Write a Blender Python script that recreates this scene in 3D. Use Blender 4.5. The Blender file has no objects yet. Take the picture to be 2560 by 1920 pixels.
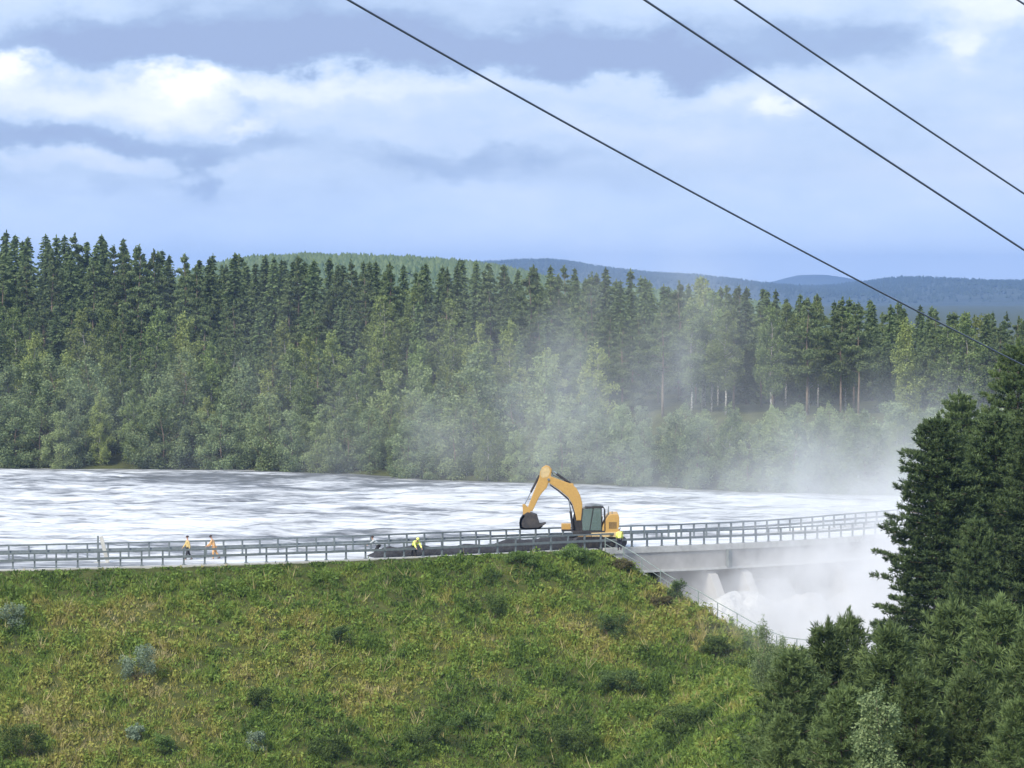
import bpy, bmesh, math, random
import numpy as np
from mathutils import Vector, Matrix
R = math.radians
rng = np.random.default_rng(7)
random.seed(7)
scn = bpy.context.scene
COL = scn.collection

# ------------------------------------------------------------------ camera
F = 7200.0
CZ = 19.5
PITCH = math.atan(240 / F)
cd = bpy.data.cameras.new("camera")
cam = bpy.data.objects.new("camera", cd)
COL.objects.link(cam)
cam.location = (0, 0, CZ)
cam.rotation_euler = (R(90) - PITCH, 0, 0)
cd.sensor_width = 36
cd.lens = 36 * F / 2560
cd.clip_start = 0.5
cd.clip_end = 40000
scn.camera = cam

# ------------------------------------------------------------------ render settings
scn.view_settings.view_transform = 'Standard'
scn.view_settings.look = 'None'
scn.view_settings.gamma = 1
scn.view_settings.exposure = 0.86
scn.cycles.volume_bounces = 3
scn.cycles.max_bounces = 6
scn.cycles.diffuse_bounces = 3
scn.cycles.transparent_max_bounces = 8
scn.cycles.volume_step_rate = 1.0
scn.cycles.volume_max_steps = 96
scn.cycles.sample_clamp_indirect = 4
scn.cycles.use_denoising = True

# ------------------------------------------------------------------ world
SUN_EL, SUN_AZ = R(42), R(215)      # azimuth of the sun measured clockwise from +Y
wd = bpy.data.worlds.new("World")
scn.world = wd
wd.use_nodes = True
WN, WL = wd.node_tree.nodes, wd.node_tree.links
WN.clear()


def wm(op, a, b=None, c=None):
    n = WN.new('ShaderNodeMath'); n.operation = op
    for i, v in enumerate((a, b, c)):
        if v is None: continue
        if isinstance(v, (int, float)): n.inputs[i].default_value = v
        else: WL.new(v, n.inputs[i])
    return n.outputs[0]


tc = WN.new('ShaderNodeTexCoord')
sx = WN.new('ShaderNodeSeparateXYZ'); WL.new(tc.outputs['Generated'], sx.inputs[0])
DX, DY, DZ = sx.outputs
ay = wm('MAXIMUM', wm('ABSOLUTE', DY), 0.12)
U = wm('MULTIPLY', wm('DIVIDE', DX, ay), 7.2)            # thousand "pixels" right of centre
V = wm('MULTIPLY', wm('DIVIDE', DZ, ay), 7.2)            # thousand "pixels" above horizon
cx = WN.new('ShaderNodeCombineXYZ'); WL.new(U, cx.inputs[0]); WL.new(V, cx.inputs[1]); WL.new(DY, cx.inputs[2])


def wnoise(scale, detail, rough, sxy=(1, 1), off=(0, 0, 0)):
    mp = WN.new('ShaderNodeMapping'); WL.new(cx.outputs[0], mp.inputs[0])
    mp.inputs['Scale'].default_value = (sxy[0], sxy[1], 1); mp.inputs['Location'].default_value = off
    n = WN.new('ShaderNodeTexNoise'); WL.new(mp.outputs[0], n.inputs['Vector'])
    n.inputs['Scale'].default_value = scale; n.inputs['Detail'].default_value = detail
    n.inputs['Roughness'].default_value = rough
    return wm('SUBTRACT', n.outputs['Fac'], 0.5)


wu = wnoise(3.2, 5, .6, (1, 1.6), (3, 0, 0))
wv = wnoise(3.2, 5, .6, (1, 1.6), (0, 7, 0))
UU = wm('ADD', U, wm('MULTIPLY', wu, .55))
VV = wm('ADD', V, wm('MULTIPLY', wv, .26))
n1 = wnoise(2.2, 6, .55, (.6, 1.7), (5, 2, 1))
n2 = wnoise(9.0, 4, .6, (.7, 1.5), (9, 1, 1))
n3 = wnoise(30.0, 3, .6, (.8, 1.2), (4, 1, 1))
b = wm('ADD', wm('MULTIPLY', n1, .75), wm('ADD', wm('MULTIPLY', n2, .22), wm('MULTIPLY', n3, .05)))
b = wm('ADD', b, 0.46)
# cloud masses: px, py, half width, half height, amount, hard lower edge
BL = [(450, 110, 520, 62, -.62), (1180, 145, 420, 55, -.52), (1600, 160, 260, 42, -.35), (950, 30, 700, 70, -.12),
      (2000, 110, 330, 60, -.30), (30, 165, 95, 36, .75), (480, 178, 115, 36, .80), (330, 235, 330, 45, .30),
      (590, 303, 60, 18, .25), (1985, 290, 55, 32, .34), (2440, 125, 80, 42, .38), (2500, 30, 160, 40, .30),
      (950, 215, 330, 36, .25), (1700, 230, 320, 25, .12), (150, 345, 250, 30, -.38), (485, 430, 48, 55, -.30), (640, 345, 190, 34, -.22),
      (1080, 395, 260, 38, -.25), (250, 490, 50, 28, -.10), (620, 258, 45, 22, -.22), (300, 410, 260, 25, .22),
      (120, 320, 130, 20, -.05), (1560, 330, 250, 50, .14), (2250, 420, 260, 60, .05)]
for (px, py, hw, hh, am) in BL:
    du = wm('DIVIDE', wm('SUBTRACT', UU, (px - 1280) / 1000), hw / 1000)
    dv = wm('DIVIDE', wm('SUBTRACT', VV, (720 - py) / 1000), hh / 1000)
    q = wm('ADD', wm('MULTIPLY', du, du), wm('MULTIPLY', dv, dv))
    q = wm('POWER', q, 1.5)
    g = wm('MULTIPLY', wm('EXPONENT', wm('MULTIPLY', q, -.6)), am)
    b = wm('ADD', b, g)
# calmer towards the horizon
hor = WN.new('ShaderNodeMapRange'); hor.inputs['From Min'].default_value = 0.0; hor.inputs['From Max'].default_value = .32
hor.inputs['To Min'].default_value = .25; hor.inputs['To Max'].default_value = 1.0
WL.new(V, hor.inputs['Value'])
b = wm('ADD', wm('MULTIPLY', wm('SUBTRACT', b, .47), hor.outputs[0]), .47)
cr = WN.new('ShaderNodeValToRGB')
WL.new(b, cr.inputs[0])


def lin(r, g, bb):
    f = lambda c: (c / 255 / 12.92) if c / 255 <= .04045 else ((c / 255 + .055) / 1.055) ** 2.4
    return (f(r), f(g), f(bb), 1)


els = cr.color_ramp.elements
els[0].position = 0.0; els[0].color = lin(150, 168, 204)
els[1].position = 1.0; els[1].color = lin(250, 252, 255)
for p, c in ((.22, (158, 179, 213)), (.44, (188, 207, 235)), (.62, (206, 219, 240)), (.8, (230, 237, 248))):
    e = els.new(p); e.color = lin(*c)
sky = WN.new('ShaderNodeTexSky'); sky.sky_type = 'NISHITA'; sky.sun_disc = False
sky.sun_elevation = SUN_EL; sky.sun_rotation = SUN_AZ
bgs = WN.new('ShaderNodeBackground'); WL.new(sky.outputs[0], bgs.inputs[0]); bgs.inputs[1].default_value = .09
bgc = WN.new('ShaderNodeBackground'); WL.new(cr.outputs[0], bgc.inputs[0]); 
hb = WN.new('ShaderNodeMapRange'); hb.inputs['From Min'].default_value = 0.0; hb.inputs['From Max'].default_value = .30
hb.inputs['To Min'].default_value = .98; hb.inputs['To Max'].default_value = .70; WL.new(V, hb.inputs['Value']); WL.new(hb.outputs[0], bgc.inputs[1])
mxs = WN.new('ShaderNodeMixShader'); mxs.inputs[0].default_value = .96
WL.new(bgs.outputs[0], mxs.inputs[1]); WL.new(bgc.outputs[0], mxs.inputs[2])
wo = WN.new('ShaderNodeOutputWorld'); WL.new(mxs.outputs[0], wo.inputs[0])

ld = bpy.data.lights.new("sun", 'SUN')
ld.energy = 3.0; ld.angle = R(16); ld.color = (1, .93, .80)
lo = bpy.data.objects.new("sun", ld); COL.objects.link(lo)
sd = Vector((math.sin(SUN_AZ) * math.cos(SUN_EL), math.cos(SUN_AZ) * math.cos(SUN_EL), math.sin(SUN_EL)))
lo.rotation_euler = sd.to_track_quat('Z', 'Y').to_euler()


# ------------------------------------------------------------------ helpers
def tag(o, label=None, cat=None, group=None, kind=None):
    if label: o['label'] = label
    if cat: o['category'] = cat
    if group: o['group'] = group
    if kind: o['kind'] = kind
    return o


def link(o, parent=None):
    COL.objects.link(o)
    if parent is not None: o.parent = parent
    return o


def empty(name, loc, rz=0.0, **k):
    o = bpy.data.objects.new(name, None); o.location = loc; o.rotation_euler = (0, 0, rz)
    o.empty_display_size = .3
    link(o); tag(o, **k); return o


def npmesh(name, V_, F_, mat=None, smooth=False, tint=None):
    """V_ (n,3); F_ (m,k) all faces the same size"""
    me = bpy.data.meshes.new(name)
    V_ = np.asarray(V_, dtype=np.float32); F_ = np.asarray(F_, dtype=np.int32)
    m, k = F_.shape
    me.vertices.add(len(V_)); me.vertices.foreach_set('co', V_.ravel())
    me.loops.add(m * k); me.loops.foreach_set('vertex_index', F_.ravel())
    me.polygons.add(m)
    me.polygons.foreach_set('loop_start', np.arange(0, m * k, k, dtype=np.int32))
    me.polygons.foreach_set('loop_total', np.full(m, k, dtype=np.int32))
    if smooth: me.polygons.foreach_set('use_smooth', np.ones(m, dtype=bool))
    if tint is not None:
        a = me.attributes.new('tint', 'FLOAT', 'FACE'); a.data.foreach_set('value', np.asarray(tint, dtype=np.float32))
    me.update(calc_edges=True)
    if mat: me.materials.append(mat)
    return me


def obj(name, me, parent=None, **k):
    o = bpy.data.objects.new(name, me); link(o, parent); tag(o, **k); return o


class MB:
    """collects boxes, prisms and tubes into one mesh"""
    def __init__(s): s.v = []; s.f = []

    def add(s, vs, fs):
        n = len(s.v); s.v += [tuple(v) for v in vs]; s.f += [[i + n for i in f] for f in fs]; return s

    def box(s, c, d, rot=None):
        hx, hy, hz = d[0] / 2, d[1] / 2, d[2] / 2
        vs = [Vector((x, y, z)) for x in (-hx, hx) for y in (-hy, hy) for z in (-hz, hz)]
        if rot is not None: vs = [rot @ v for v in vs]
        c = Vector(c)
        return s.add([v + c for v in vs], [(0, 1, 3, 2), (4, 6, 7, 5), (0, 4, 5, 1), (2, 3, 7, 6), (0, 2, 6, 4), (1, 5, 7, 3)])

    def prism(s, poly, y0, y1):
        """polygon in XZ extruded along Y"""
        n = len(poly)
        vs = [(x, y0, z) for x, z in poly] + [(x, y1, z) for x, z in poly]
        fs = [list(range(n)), list(range(2 * n - 1, n - 1, -1))] + [(i, i + n, (i + 1) % n + n, (i + 1) % n) for i in range(n)]
        return s.add(vs, fs)

    def tube(s, pts, rad, k=8, cap=True):
        pts = [Vector(p) for p in pts]; n = len(pts)
        if not hasattr(rad, '__len__'): rad = [rad] * n
        base = len(s.v); vs = []
        for i, p in enumerate(pts):
            t = (pts[min(i + 1, n - 1)] - pts[max(i - 1, 0)]).normalized()
            a = t.orthogonal() if abs(t.z) > .9 else t.cross(Vector((0, 0, 1)))
            if abs(t.z) > .9: a = Vector((1, 0, 0)) - t * t.x
            a.normalize(); bb = t.cross(a)
            for j in range(k):
                th = 2 * math.pi * j / k
                vs.append(p + (a * math.cos(th) + bb * math.sin(th)) * rad[i])
        fs = [(i * k + j, i * k + (j + 1) % k, (i + 1) * k + (j + 1) % k, (i + 1) * k + j) for i in range(n - 1) for j in range(k)]
        if cap: fs += [list(range(k - 1, -1, -1)), list(range((n - 1) * k, n * k))]
        return s.add(vs, fs)

    def build(s, name, mat, parent=None, bevel=0, smooth=False, **k):
        me = bpy.data.meshes.new(name); me.from_pydata(s.v, [], s.f); me.update()
        bm = bmesh.new(); bm.from_mesh(me); bmesh.ops.recalc_face_normals(bm, faces=bm.faces)
        if bevel: bmesh.ops.bevel(bm, geom=[e for e in bm.edges if e.calc_length() > bevel * 3], offset=bevel, segments=2, affect='EDGES', profile=.6)
        bm.to_mesh(me); bm.free()
        if smooth:
            for p in me.polygons: p.use_smooth = True
        if mat: me.materials.append(mat)
        return obj(name, me, parent, **k)


def pt(px, py=None, Y=None, z=None):
    """world point seen at a photograph position, at depth Y or height z"""
    a = (px - 1280) / F
    vy = -((py or 960) - 960) / F
    d = Vector((a, math.cos(PITCH) + vy * math.sin(PITCH), -math.sin(PITCH) + vy * math.cos(PITCH)))
    t = Y / d.y if Y is not None else (z - CZ) / d.z
    return Vector((0, 0, CZ)) + d * t


# value noise
_perm = rng.random((256, 256))


def vnoise(x, y, s=1.0, o=3, seed=0):
    x = np.asarray(x, float) * s + seed * 17.3 + 1000; y = np.asarray(y, float) * s + seed * 9.1 + 1000
    r = 0; amp = 1; tot = 0
    for _ in range(o):
        xi = np.floor(x).astype(int); yi = np.floor(y).astype(int); fx = x - xi; fy = y - yi
        fx = fx * fx * (3 - 2 * fx); fy = fy * fy * (3 - 2 * fy)
        g = lambda i, j: _perm[(i) % 256, (j) % 256]
        r = r + amp * ((g(xi, yi) * (1 - fx) + g(xi + 1, yi) * fx) * (1 - fy) + (g(xi, yi + 1) * (1 - fx) + g(xi + 1, yi + 1) * fx) * fy)
        tot += amp; amp *= .5; x = x * 2.03 + 5; y = y * 2.03 + 11
    return r / tot


def sstep(a, b, x):
    t = np.clip((np.asarray(x, float) - a) / (b - a), 0, 1); return t * t * (3 - 2 * t)


# ------------------------------------------------------------------ materials
def mat(name, col, rough=.7, metal=0.0, noise=None, bump=None, spec=None):
    """noise = (scale, colour2, contrast, detail), bump = (scale, strength, distance)"""
    m = bpy.data.materials.new(name); m.use_nodes = True
    N, L = m.node_tree.nodes, m.node_tree.links
    p = N['Principled BSDF']
    p.inputs['Base Color'].default_value = (*col, 1); p.inputs['Roughness'].default_value = rough; p.inputs['Metallic'].default_value = metal
    if spec is not None: p.inputs['Specular IOR Level'].default_value = spec
    g = N.new('ShaderNodeNewGeometry')
    if noise:
        n = N.new('ShaderNodeTexNoise'); L.new(g.outputs['Position'], n.inputs['Vector'])
        n.inputs['Scale'].default_value = noise[0]; n.inputs['Detail'].default_value = noise[3] if len(noise) > 3 else 5
        mr = N.new('ShaderNodeMapRange'); c = noise[2]
        mr.inputs['From Min'].default_value = .5 - c; mr.inputs['From Max'].default_value = .5 + c
        L.new(n.outputs['Fac'], mr.inputs['Value'])
        mx = N.new('ShaderNodeMix'); mx.data_type = 'RGBA'; L.new(mr.outputs[0], mx.inputs['Factor'])
        mx.inputs[6].default_value = (*col, 1); mx.inputs[7].default_value = (*noise[1], 1)
        L.new(mx.outputs[2], p.inputs['Base Color'])
    if bump:
        n = N.new('ShaderNodeTexNoise'); L.new(g.outputs['Position'], n.inputs['Vector'])
        n.inputs['Scale'].default_value = bump[0]; n.inputs['Detail'].default_value = 5
        bp = N.new('ShaderNodeBump'); bp.inputs['Strength'].default_value = bump[1]; bp.inputs['Distance'].default_value = bump[2]
        L.new(n.outputs['Fac'], bp.inputs['Height']); L.new(bp.outputs[0], p.inputs['Normal'])
    return m


def leafmat(name, c0, c1, var=.25, trans=.25, c2=None):
    """c0 -> c1 by the tint of each leaf, brightness by tree, c2: hue of some trees"""
    m = bpy.data.materials.new(name); m.use_nodes = True
    N, L = m.node_tree.nodes, m.node_tree.links
    p = N['Principled BSDF']; p.inputs['Roughness'].default_value = .65; p.inputs['Specular IOR Level'].default_value = .25
    at = N.new('ShaderNodeAttribute'); at.attribute_name = 'tint'
    mx = N.new('ShaderNodeMix'); mx.data_type = 'RGBA'; L.new(at.outputs['Fac'], mx.inputs['Factor'])
    mx.inputs[6].default_value = (*c0, 1); mx.inputs[7].default_value = (*c1, 1)
    oi = N.new('ShaderNodeObjectInfo')
    col = mx.outputs[2]
    if c2:
        m2 = N.new('ShaderNodeMix'); m2.data_type = 'RGBA'
        mr = N.new('ShaderNodeMapRange'); mr.inputs['From Min'].default_value = .45; mr.inputs['From Max'].default_value = 1.0
        wn = N.new('ShaderNodeMath'); wn.operation = 'FRACT'
        w2 = N.new('ShaderNodeMath'); w2.operation = 'MULTIPLY'; w2.inputs[1].default_value = 7.31
        L.new(oi.outputs['Random'], w2.inputs[0]); L.new(w2.outputs[0], wn.inputs[0]); L.new(wn.outputs[0], mr.inputs['Value'])
        L.new(mr.outputs[0], m2.inputs['Factor']); L.new(col, m2.inputs[6]); m2.inputs[7].default_value = (*c2, 1)
        col = m2.outputs[2]
    hs = N.new('ShaderNodeHueSaturation'); L.new(col, hs.inputs['Color'])
    mr = N.new('ShaderNodeMapRange'); mr.inputs['To Min'].default_value = 1 - var; mr.inputs['To Max'].default_value = 1 + var
    L.new(oi.outputs['Random'], mr.inputs['Value']); L.new(mr.outputs[0], hs.inputs['Value'])
    L.new(hs.outputs[0], p.inputs['Base Color'])
    tr = N.new('ShaderNodeBsdfTranslucent'); L.new(hs.outputs[0], tr.inputs[0])
    ms = N.new('ShaderNodeMixShader'); ms.inputs[0].default_value = trans
    L.new(p.outputs[0], ms.inputs[1]); L.new(tr.outputs[0], ms.inputs[2])
    L.new(ms.outputs[0], N['Material Output'].inputs[0])
    return m


M = {}
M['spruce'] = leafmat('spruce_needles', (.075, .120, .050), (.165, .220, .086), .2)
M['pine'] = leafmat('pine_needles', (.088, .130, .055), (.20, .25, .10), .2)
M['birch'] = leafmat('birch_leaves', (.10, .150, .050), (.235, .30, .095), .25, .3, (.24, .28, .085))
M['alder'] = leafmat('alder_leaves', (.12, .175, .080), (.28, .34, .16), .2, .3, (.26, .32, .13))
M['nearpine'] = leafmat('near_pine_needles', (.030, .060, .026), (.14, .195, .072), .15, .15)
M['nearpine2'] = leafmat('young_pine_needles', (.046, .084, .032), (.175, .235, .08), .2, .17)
M['bark'] = mat('bark', (.12, .085, .06), .9, noise=(3, (.2, .15, .11), .2), bump=(8, .6, .03))
M['birchbark'] = mat('birch_bark', (.5, .48, .44), .8, noise=(6, (.12, .11, .1), .12))
M['pinebark'] = mat('pine_bark', (.12, .085, .06), .9, noise=(4, (.2, .16, .12), .2))
M['concrete'] = mat('concrete', (.44, .43, .41), .85, noise=(.9, (.30, .29, .28), .25, 8), bump=(6, .3, .02))
M['kerb'] = mat('pale_concrete', (.52, .52, .5), .8, noise=(2, (.38, .38, .36), .2, 6))
M['asphalt'] = mat('asphalt', (.06, .062, .066), .8, noise=(3, (.1, .1, .1), .2, 8), bump=(30, .3, .01))
M['steel'] = mat('galvanised_steel', (.13, .155, .17), .6, .2, noise=(5, (.20, .23, .24), .2))
M['steelgreen'] = mat('weathered_steel', (.16, .21, .20), .6, .2, noise=(5, (.25, .3, .29), .2))
M['yellow'] = mat('yellow_paint', (.52, .325, .10), .5, noise=(7, (.45, .27, .08), .2, 9))
M['yellowpale'] = mat('dusty_yellow_paint', (.66, .5, .26), .6, noise=(4, (.45, .34, .18), .2, 7))
M['black'] = mat('black_steel', (.02, .02, .024), .5, noise=(5, (.05, .045, .045), .2))
M['dirtysteel'] = mat('dirty_bucket_steel', (.03, .03, .034), .55, noise=(3, (.075, .065, .06), .2, 7))
M['chrome'] = mat('chrome', (.75, .76, .78), .2, 1.0)
M['rubber'] = mat('rubber_mat', (.035, .037, .042), .6, noise=(2, (.06, .062, .07), .2))
M['cable'] = mat('cable_aluminium', (.16, .19, .28), .5, .2)
M['gravel'] = mat('dark_gravel', (.018, .018, .022), .9, noise=(4, (.045, .045, .05), .2, 8), bump=(9, 1, .1))
gl = mat('cab_glass', (.15, .21, .20), .08, 0, spec=.8)
gl.node_tree.nodes['Principled BSDF'].inputs['Alpha'].default_value = .62
M['glass'] = gl

# ------------------------------------------------------------------ plan of the place
RX = np.array([-400, -150, -80, -35.1, -19.1, -8, 3.5, 13, 28.2, 60, 150, 400.])
RY = np.array([150, 184, 192, 197.6, 202, 206.6, 212, 219, 233.5, 266, 360, 640.])


def road_y(x):
    x = np.asarray(x, float)
    return (np.interp(x - 3, RX, RY) + np.interp(x, RX, RY) + np.interp(x + 3, RX, RY)) / 3


def road_z(x): return -.8 * sstep(2, 30, x) - .6 * sstep(30, 70, x)


def road_t(x):
    dy = (road_y(x + 1) - road_y(x - 1)) / 2
    n = np.sqrt(1 + dy * dy); return 1 / n, dy / n


SX = np.array([-600, -200, -63, -34, -18, -8, 1, 18.7, 31, 52, 90, 200, 600.])
SY = np.array([430, 380, 356, 353, 343, 334, 330, 320, 312, 306, 312, 420, 900.])


def shore_y(x):
    x = np.asarray(x, float)
    return (np.interp(x - 4, SX, SY) + np.interp(x, SX, SY) + np.interp(x + 4, SX, SY)) / 3 + (vnoise(x, x * 0, .12, 2) - .5) * 3


W0 = np.array([6.8, 213.6])
WD = np.array([.75, -.66]); WD = WD / np.linalg.norm(WD)      # downstream direction of the wing wall
WE = np.array([-WD[1], WD[0]])                                   # along the bridge
WS = .345                                                        # fall of the wing wall
WATER, CHAN = -2.5, -8.0


def near_z(y): return np.interp(y, [-20000, -60, 0, 20, 60, 100, 140, 165, 240], [17, 17.8, 17.8, 14.2, 5.5, -2.5, -9.5, -12, -12])


def terrain(x, y):
    x = np.asarray(x, float); y = np.asarray(y, float)
    tx, ty = road_t(x); ry = road_y(x); rz = road_z(x)
    d = (ry - y) * tx                                            # metres on the camera's side of the road's near edge
    wt = (x - W0[0]) * WD[0] + (y - W0[1]) * WD[1]
    we = (x - W0[0]) * WE[0] + (y - W0[1]) * WE[1]
    n = vnoise(x, y, .35, 4, 1)
    emb = rz + .03 - .385 * np.maximum(d - .5, 0) + .42 * np.exp(-((x + 0.5) / 6.5) ** 2 - ((d - 3.0) / 2.2) ** 2) + (n - .5) * .5 * sstep(.5, 3, d)
    floor = near_z(y) + (6.0 - .0) * sstep(2, 17, x) * sstep(120, 160, y)
    floor = floor + (vnoise(x, y, .05, 3, 2) - .5) * 2 * sstep(30, 60, np.abs(x) + np.abs(y))
    z = np.maximum(emb, floor)
    up = rz - .3 - np.maximum(-d - 7.6, 0) * .6                   # upstream face down to the lake bed
    z = np.where(d < 0, np.where(d > -7.6, rz - .35, np.maximum(up, -7)), z)
    # spillway channel, to the right of the wing wall
    ch = (we > .25) & (y > 187) & (d > -4.5) & (x < 75)
    z = np.where(ch, -13.0, z)
    # far bank
    t = y - shore_y(x)
    px = x / np.maximum(y, 1) * F + 1280
    k = sstep(1000, 1900, px)                                    # 0: left side, 1: right side
    hl = np.interp(t, [-14, -2, 0, 3, 30, 80, 130, 300, 900], [-7, -3.2, -2.55, -2.0, 3.0, 10.5, 12, 6, -8])
    hr = np.interp(t, [-14, -2, 0, 3, 20, 30, 90, 150, 300, 900], [-7, -3.2, -2.55, -2.0, 2.2, 4.6, 5.2, 3, -4, -10])
    far = hl * (1 - k) + hr * k + (vnoise(x, y, .08, 3, 3) - .5) * 1.2 * sstep(2, 20, t)
    z = np.where(t > -14, np.maximum(far, -7), z)
    return z


def axis(*segs):
    out = []
    for a, b, s in segs: out += list(np.arange(a, b, s))
    return np.array(out)


def geo(a, b, n): return np.geomspace(a, b, n)


xs = np.concatenate([-geo(60, 9500, 26)[::-1], axis((-58, 62, .8)), geo(62, 9500, 26)])
ys = np.concatenate([-geo(10, 9500, 12)[::-1], axis((-5, 150, 5), (150, 260, .7), (260, 300, 4), (300, 372, 1.5), (372, 500, 6)), geo(500, 10200, 26)])


def gridmesh(name, xs, ys, zf, m, smooth=True):
    X, Y = np.meshgrid(xs, ys); Z = zf(X, Y)
    nx, ny = len(xs), len(ys)
    Vv = np.stack([X.ravel(), Y.ravel(), Z.ravel()], 1)
    i = (np.arange(ny - 1)[:, None] * nx + np.arange(nx - 1)[None, :]).ravel()
    Ff = np.stack([i, i + 1, i + nx + 1, i + nx], 1)
    return npmesh(name, Vv, Ff, m, smooth)


gm = bpy.data.materials.new('earth_and_grass'); gm.use_nodes = True
N, L = gm.node_tree.nodes, gm.node_tree.links
P = N['Principled BSDF']; P.inputs['Roughness'].default_value = .95; P.inputs['Specular IOR Level'].default_value = .1
g = N.new('ShaderNodeNewGeometry')
n = N.new('ShaderNodeTexNoise'); n.inputs['Scale'].default_value = .6; n.inputs['Detail'].default_value = 9; n.inputs['Roughness'].default_value = .65
L.new(g.outputs['Position'], n.inputs['Vector'])
r = N.new('ShaderNodeValToRGB'); L.new(n.outputs['Fac'], r.inputs[0])
r.color_ramp.elements[0].position = .3; r.color_ramp.elements[0].color = (.035, .042, .016, 1)
r.color_ramp.elements[1].position = .7; r.color_ramp.elements[1].color = (.09, .10, .03, 1)
L.new(r.outputs[0], P.inputs['Base Color'])
bp = N.new('ShaderNodeBump'); bp.inputs['Distance'].default_value = .3; L.new(n.outputs['Fac'], bp.inputs['Height']); L.new(bp.outputs[0], P.inputs['Normal'])
ground = obj('ground', gridmesh('ground', xs, ys, terrain, gm), kind='structure')

# ------------------------------------------------------------------ river above the dam
wmt = bpy.data.materials.new('white_river_water'); wmt.use_nodes = True
N, L = wmt.node_tree.nodes, wmt.node_tree.links
P = N['Principled BSDF']
g = N.new('ShaderNodeNewGeometry')


def tnoise(sc, det, ro, s3, dist=0.0):
    mp = N.new('ShaderNodeMapping'); mp.inputs['Scale'].default_value = s3; L.new(g.outputs['Position'], mp.inputs[0])
    n = N.new('ShaderNodeTexNoise'); n.inputs['Scale'].default_value = sc; n.inputs['Detail'].default_value = det
    n.inputs['Roughness'].default_value = ro; n.inputs['Distortion'].default_value = dist; L.new(mp.outputs[0], n.inputs['Vector']); return n.outputs['Fac']


def mth(op, a, b=None):
    n = N.new('ShaderNodeMath'); n.operation = op
    for i, v in enumerate((a, b)):
        if v is None: continue
        if isinstance(v, (int, float)): n.inputs[i].default_value = v
        else: L.new(v, n.inputs[i])
    return n.outputs[0]


fa = tnoise(.30, 8, .66, (.30, 1, 1), .5)
fb = tnoise(1.3, 6, .65, (.22, 1, 1), .3)
fc = tnoise(.035, 3, .5, (.6, 1, 1))
s = mth('ADD', mth('MULTIPLY', fa, 1.0), mth('ADD', mth('MULTIPLY', fb, .80), mth('MULTIPLY', fc, .55)))
# calmer dark water near the left part of the dam and under the far bank
sp = N.new('ShaderNodeSeparateXYZ'); L.new(g.outputs['Position'], sp.inputs[0])
mr = N.new('ShaderNodeMapRange'); L.new(sp.outputs[1], mr.inputs['Value'])
mr.inputs['From Min'].default_value = 214; mr.inputs['From Max'].default_value = 250; mr.inputs['To Min'].default_value = -.17; mr.inputs['To Max'].default_value = .03
mx_ = N.new('ShaderNodeMapRange'); L.new(sp.outputs[0], mx_.inputs['Value'])
mx_.inputs['From Min'].default_value = -34; mx_.inputs['From Max'].default_value = -12; mx_.inputs['To Min'].default_value = 1; mx_.inputs['To Max'].default_value = -.3
s = mth('ADD', s, mth('MULTIPLY', mr.outputs[0], mx_.outputs[0]))
m3 = N.new('ShaderNodeMapRange'); L.new(sp.outputs[1], m3.inputs['Value']); m3.inputs['From Min'].default_value = 300; m3.inputs['From Max'].default_value = 352
m3.inputs['To Min'].default_value = .02; m3.inputs['To Max'].default_value = -.15; s = mth('ADD', s, m3.outputs[0])
s = mth('ADD', mth('MULTIPLY', mth('SUBTRACT', s, 1.175), 1.8), .52)
r = N.new('ShaderNodeValToRGB'); L.new(s, r.inputs[0])
e = r.color_ramp.elements
e[0].position = .16; e[0].color = (.09, .095, .10, 1)
e[1].position = .84; e[1].color = (.72, .74, .76, 1)
x_ = e.new(.34); x_.color = (.22, .23, .25, 1)
x_ = e.new(.54); x_.color = (.47, .485, .51, 1)
L.new(r.outputs[0], P.inputs['Base Color'])
P.inputs['Roughness'].default_value = .45
P.inputs['Specular IOR Level'].default_value = .4
bp = N.new('ShaderNodeBump'); bp.inputs['Strength'].default_value = .6; bp.inputs['Distance'].default_value = .5
L.new(fb, bp.inputs['Height']); L.new(bp.outputs[0], P.inputs['Normal'])


def river_z(x, y):
    t = shore_y(x) - y
    amp = sstep(0, 12, t)
    w = (vnoise(x * .35, y, .35, 4, 5) - .5) * 1.0 + (vnoise(x * .5, y, 1.1, 2, 6) - .5) * .35
    return WATER + w * (.15 + .85 * amp) - .25 * (1 - amp)


wx = np.concatenate([-geo(80, 900, 14)[::-1], axis((-78, 62, .7)), geo(62, 600, 12)])
wy = np.concatenate([axis((150, 196, 6), (196, 360, .55)), geo(360, 900, 12)])
WX, WY = np.meshgrid(wx, wy)
water = obj('water', gridmesh('water', wx, wy, river_z, wmt), kind='structure')
# cut off what would lie on the camera's side of the road
bm = bmesh.new(); bm.from_mesh(water.data)
vx = np.array([v.co for v in bm.verts]); dd = (road_y(vx[:, 0]) - vx[:, 1]) * road_t(vx[:, 0])[0]
bm.verts.ensure_lookup_table()
bmesh.ops.delete(bm, geom=[bm.verts[i] for i in np.nonzero(dd > -5.6)[0]], context='VERTS')
bm.to_mesh(water.data); bm.free()

# foaming water below the spillway
fm = mat('foam_water', (.66, .655, .63), .6, noise=(.6, (.42, .43, .45), .16, 9), bump=(1.5, 1, .6))


def chan_z(x, y):
    wt = (x - W0[0]) * WD[0] + (y - W0[1]) * WD[1]
    z = CHAN + (vnoise(x, y, .45, 4, 8) - .35) * 2.6
    z = z + 3.8 * np.exp(-((wt - 3.0) / 3.2) ** 2) * vnoise(x, y, .22, 3, 12) * 1.3          # surge under the bridge
    return z


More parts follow.
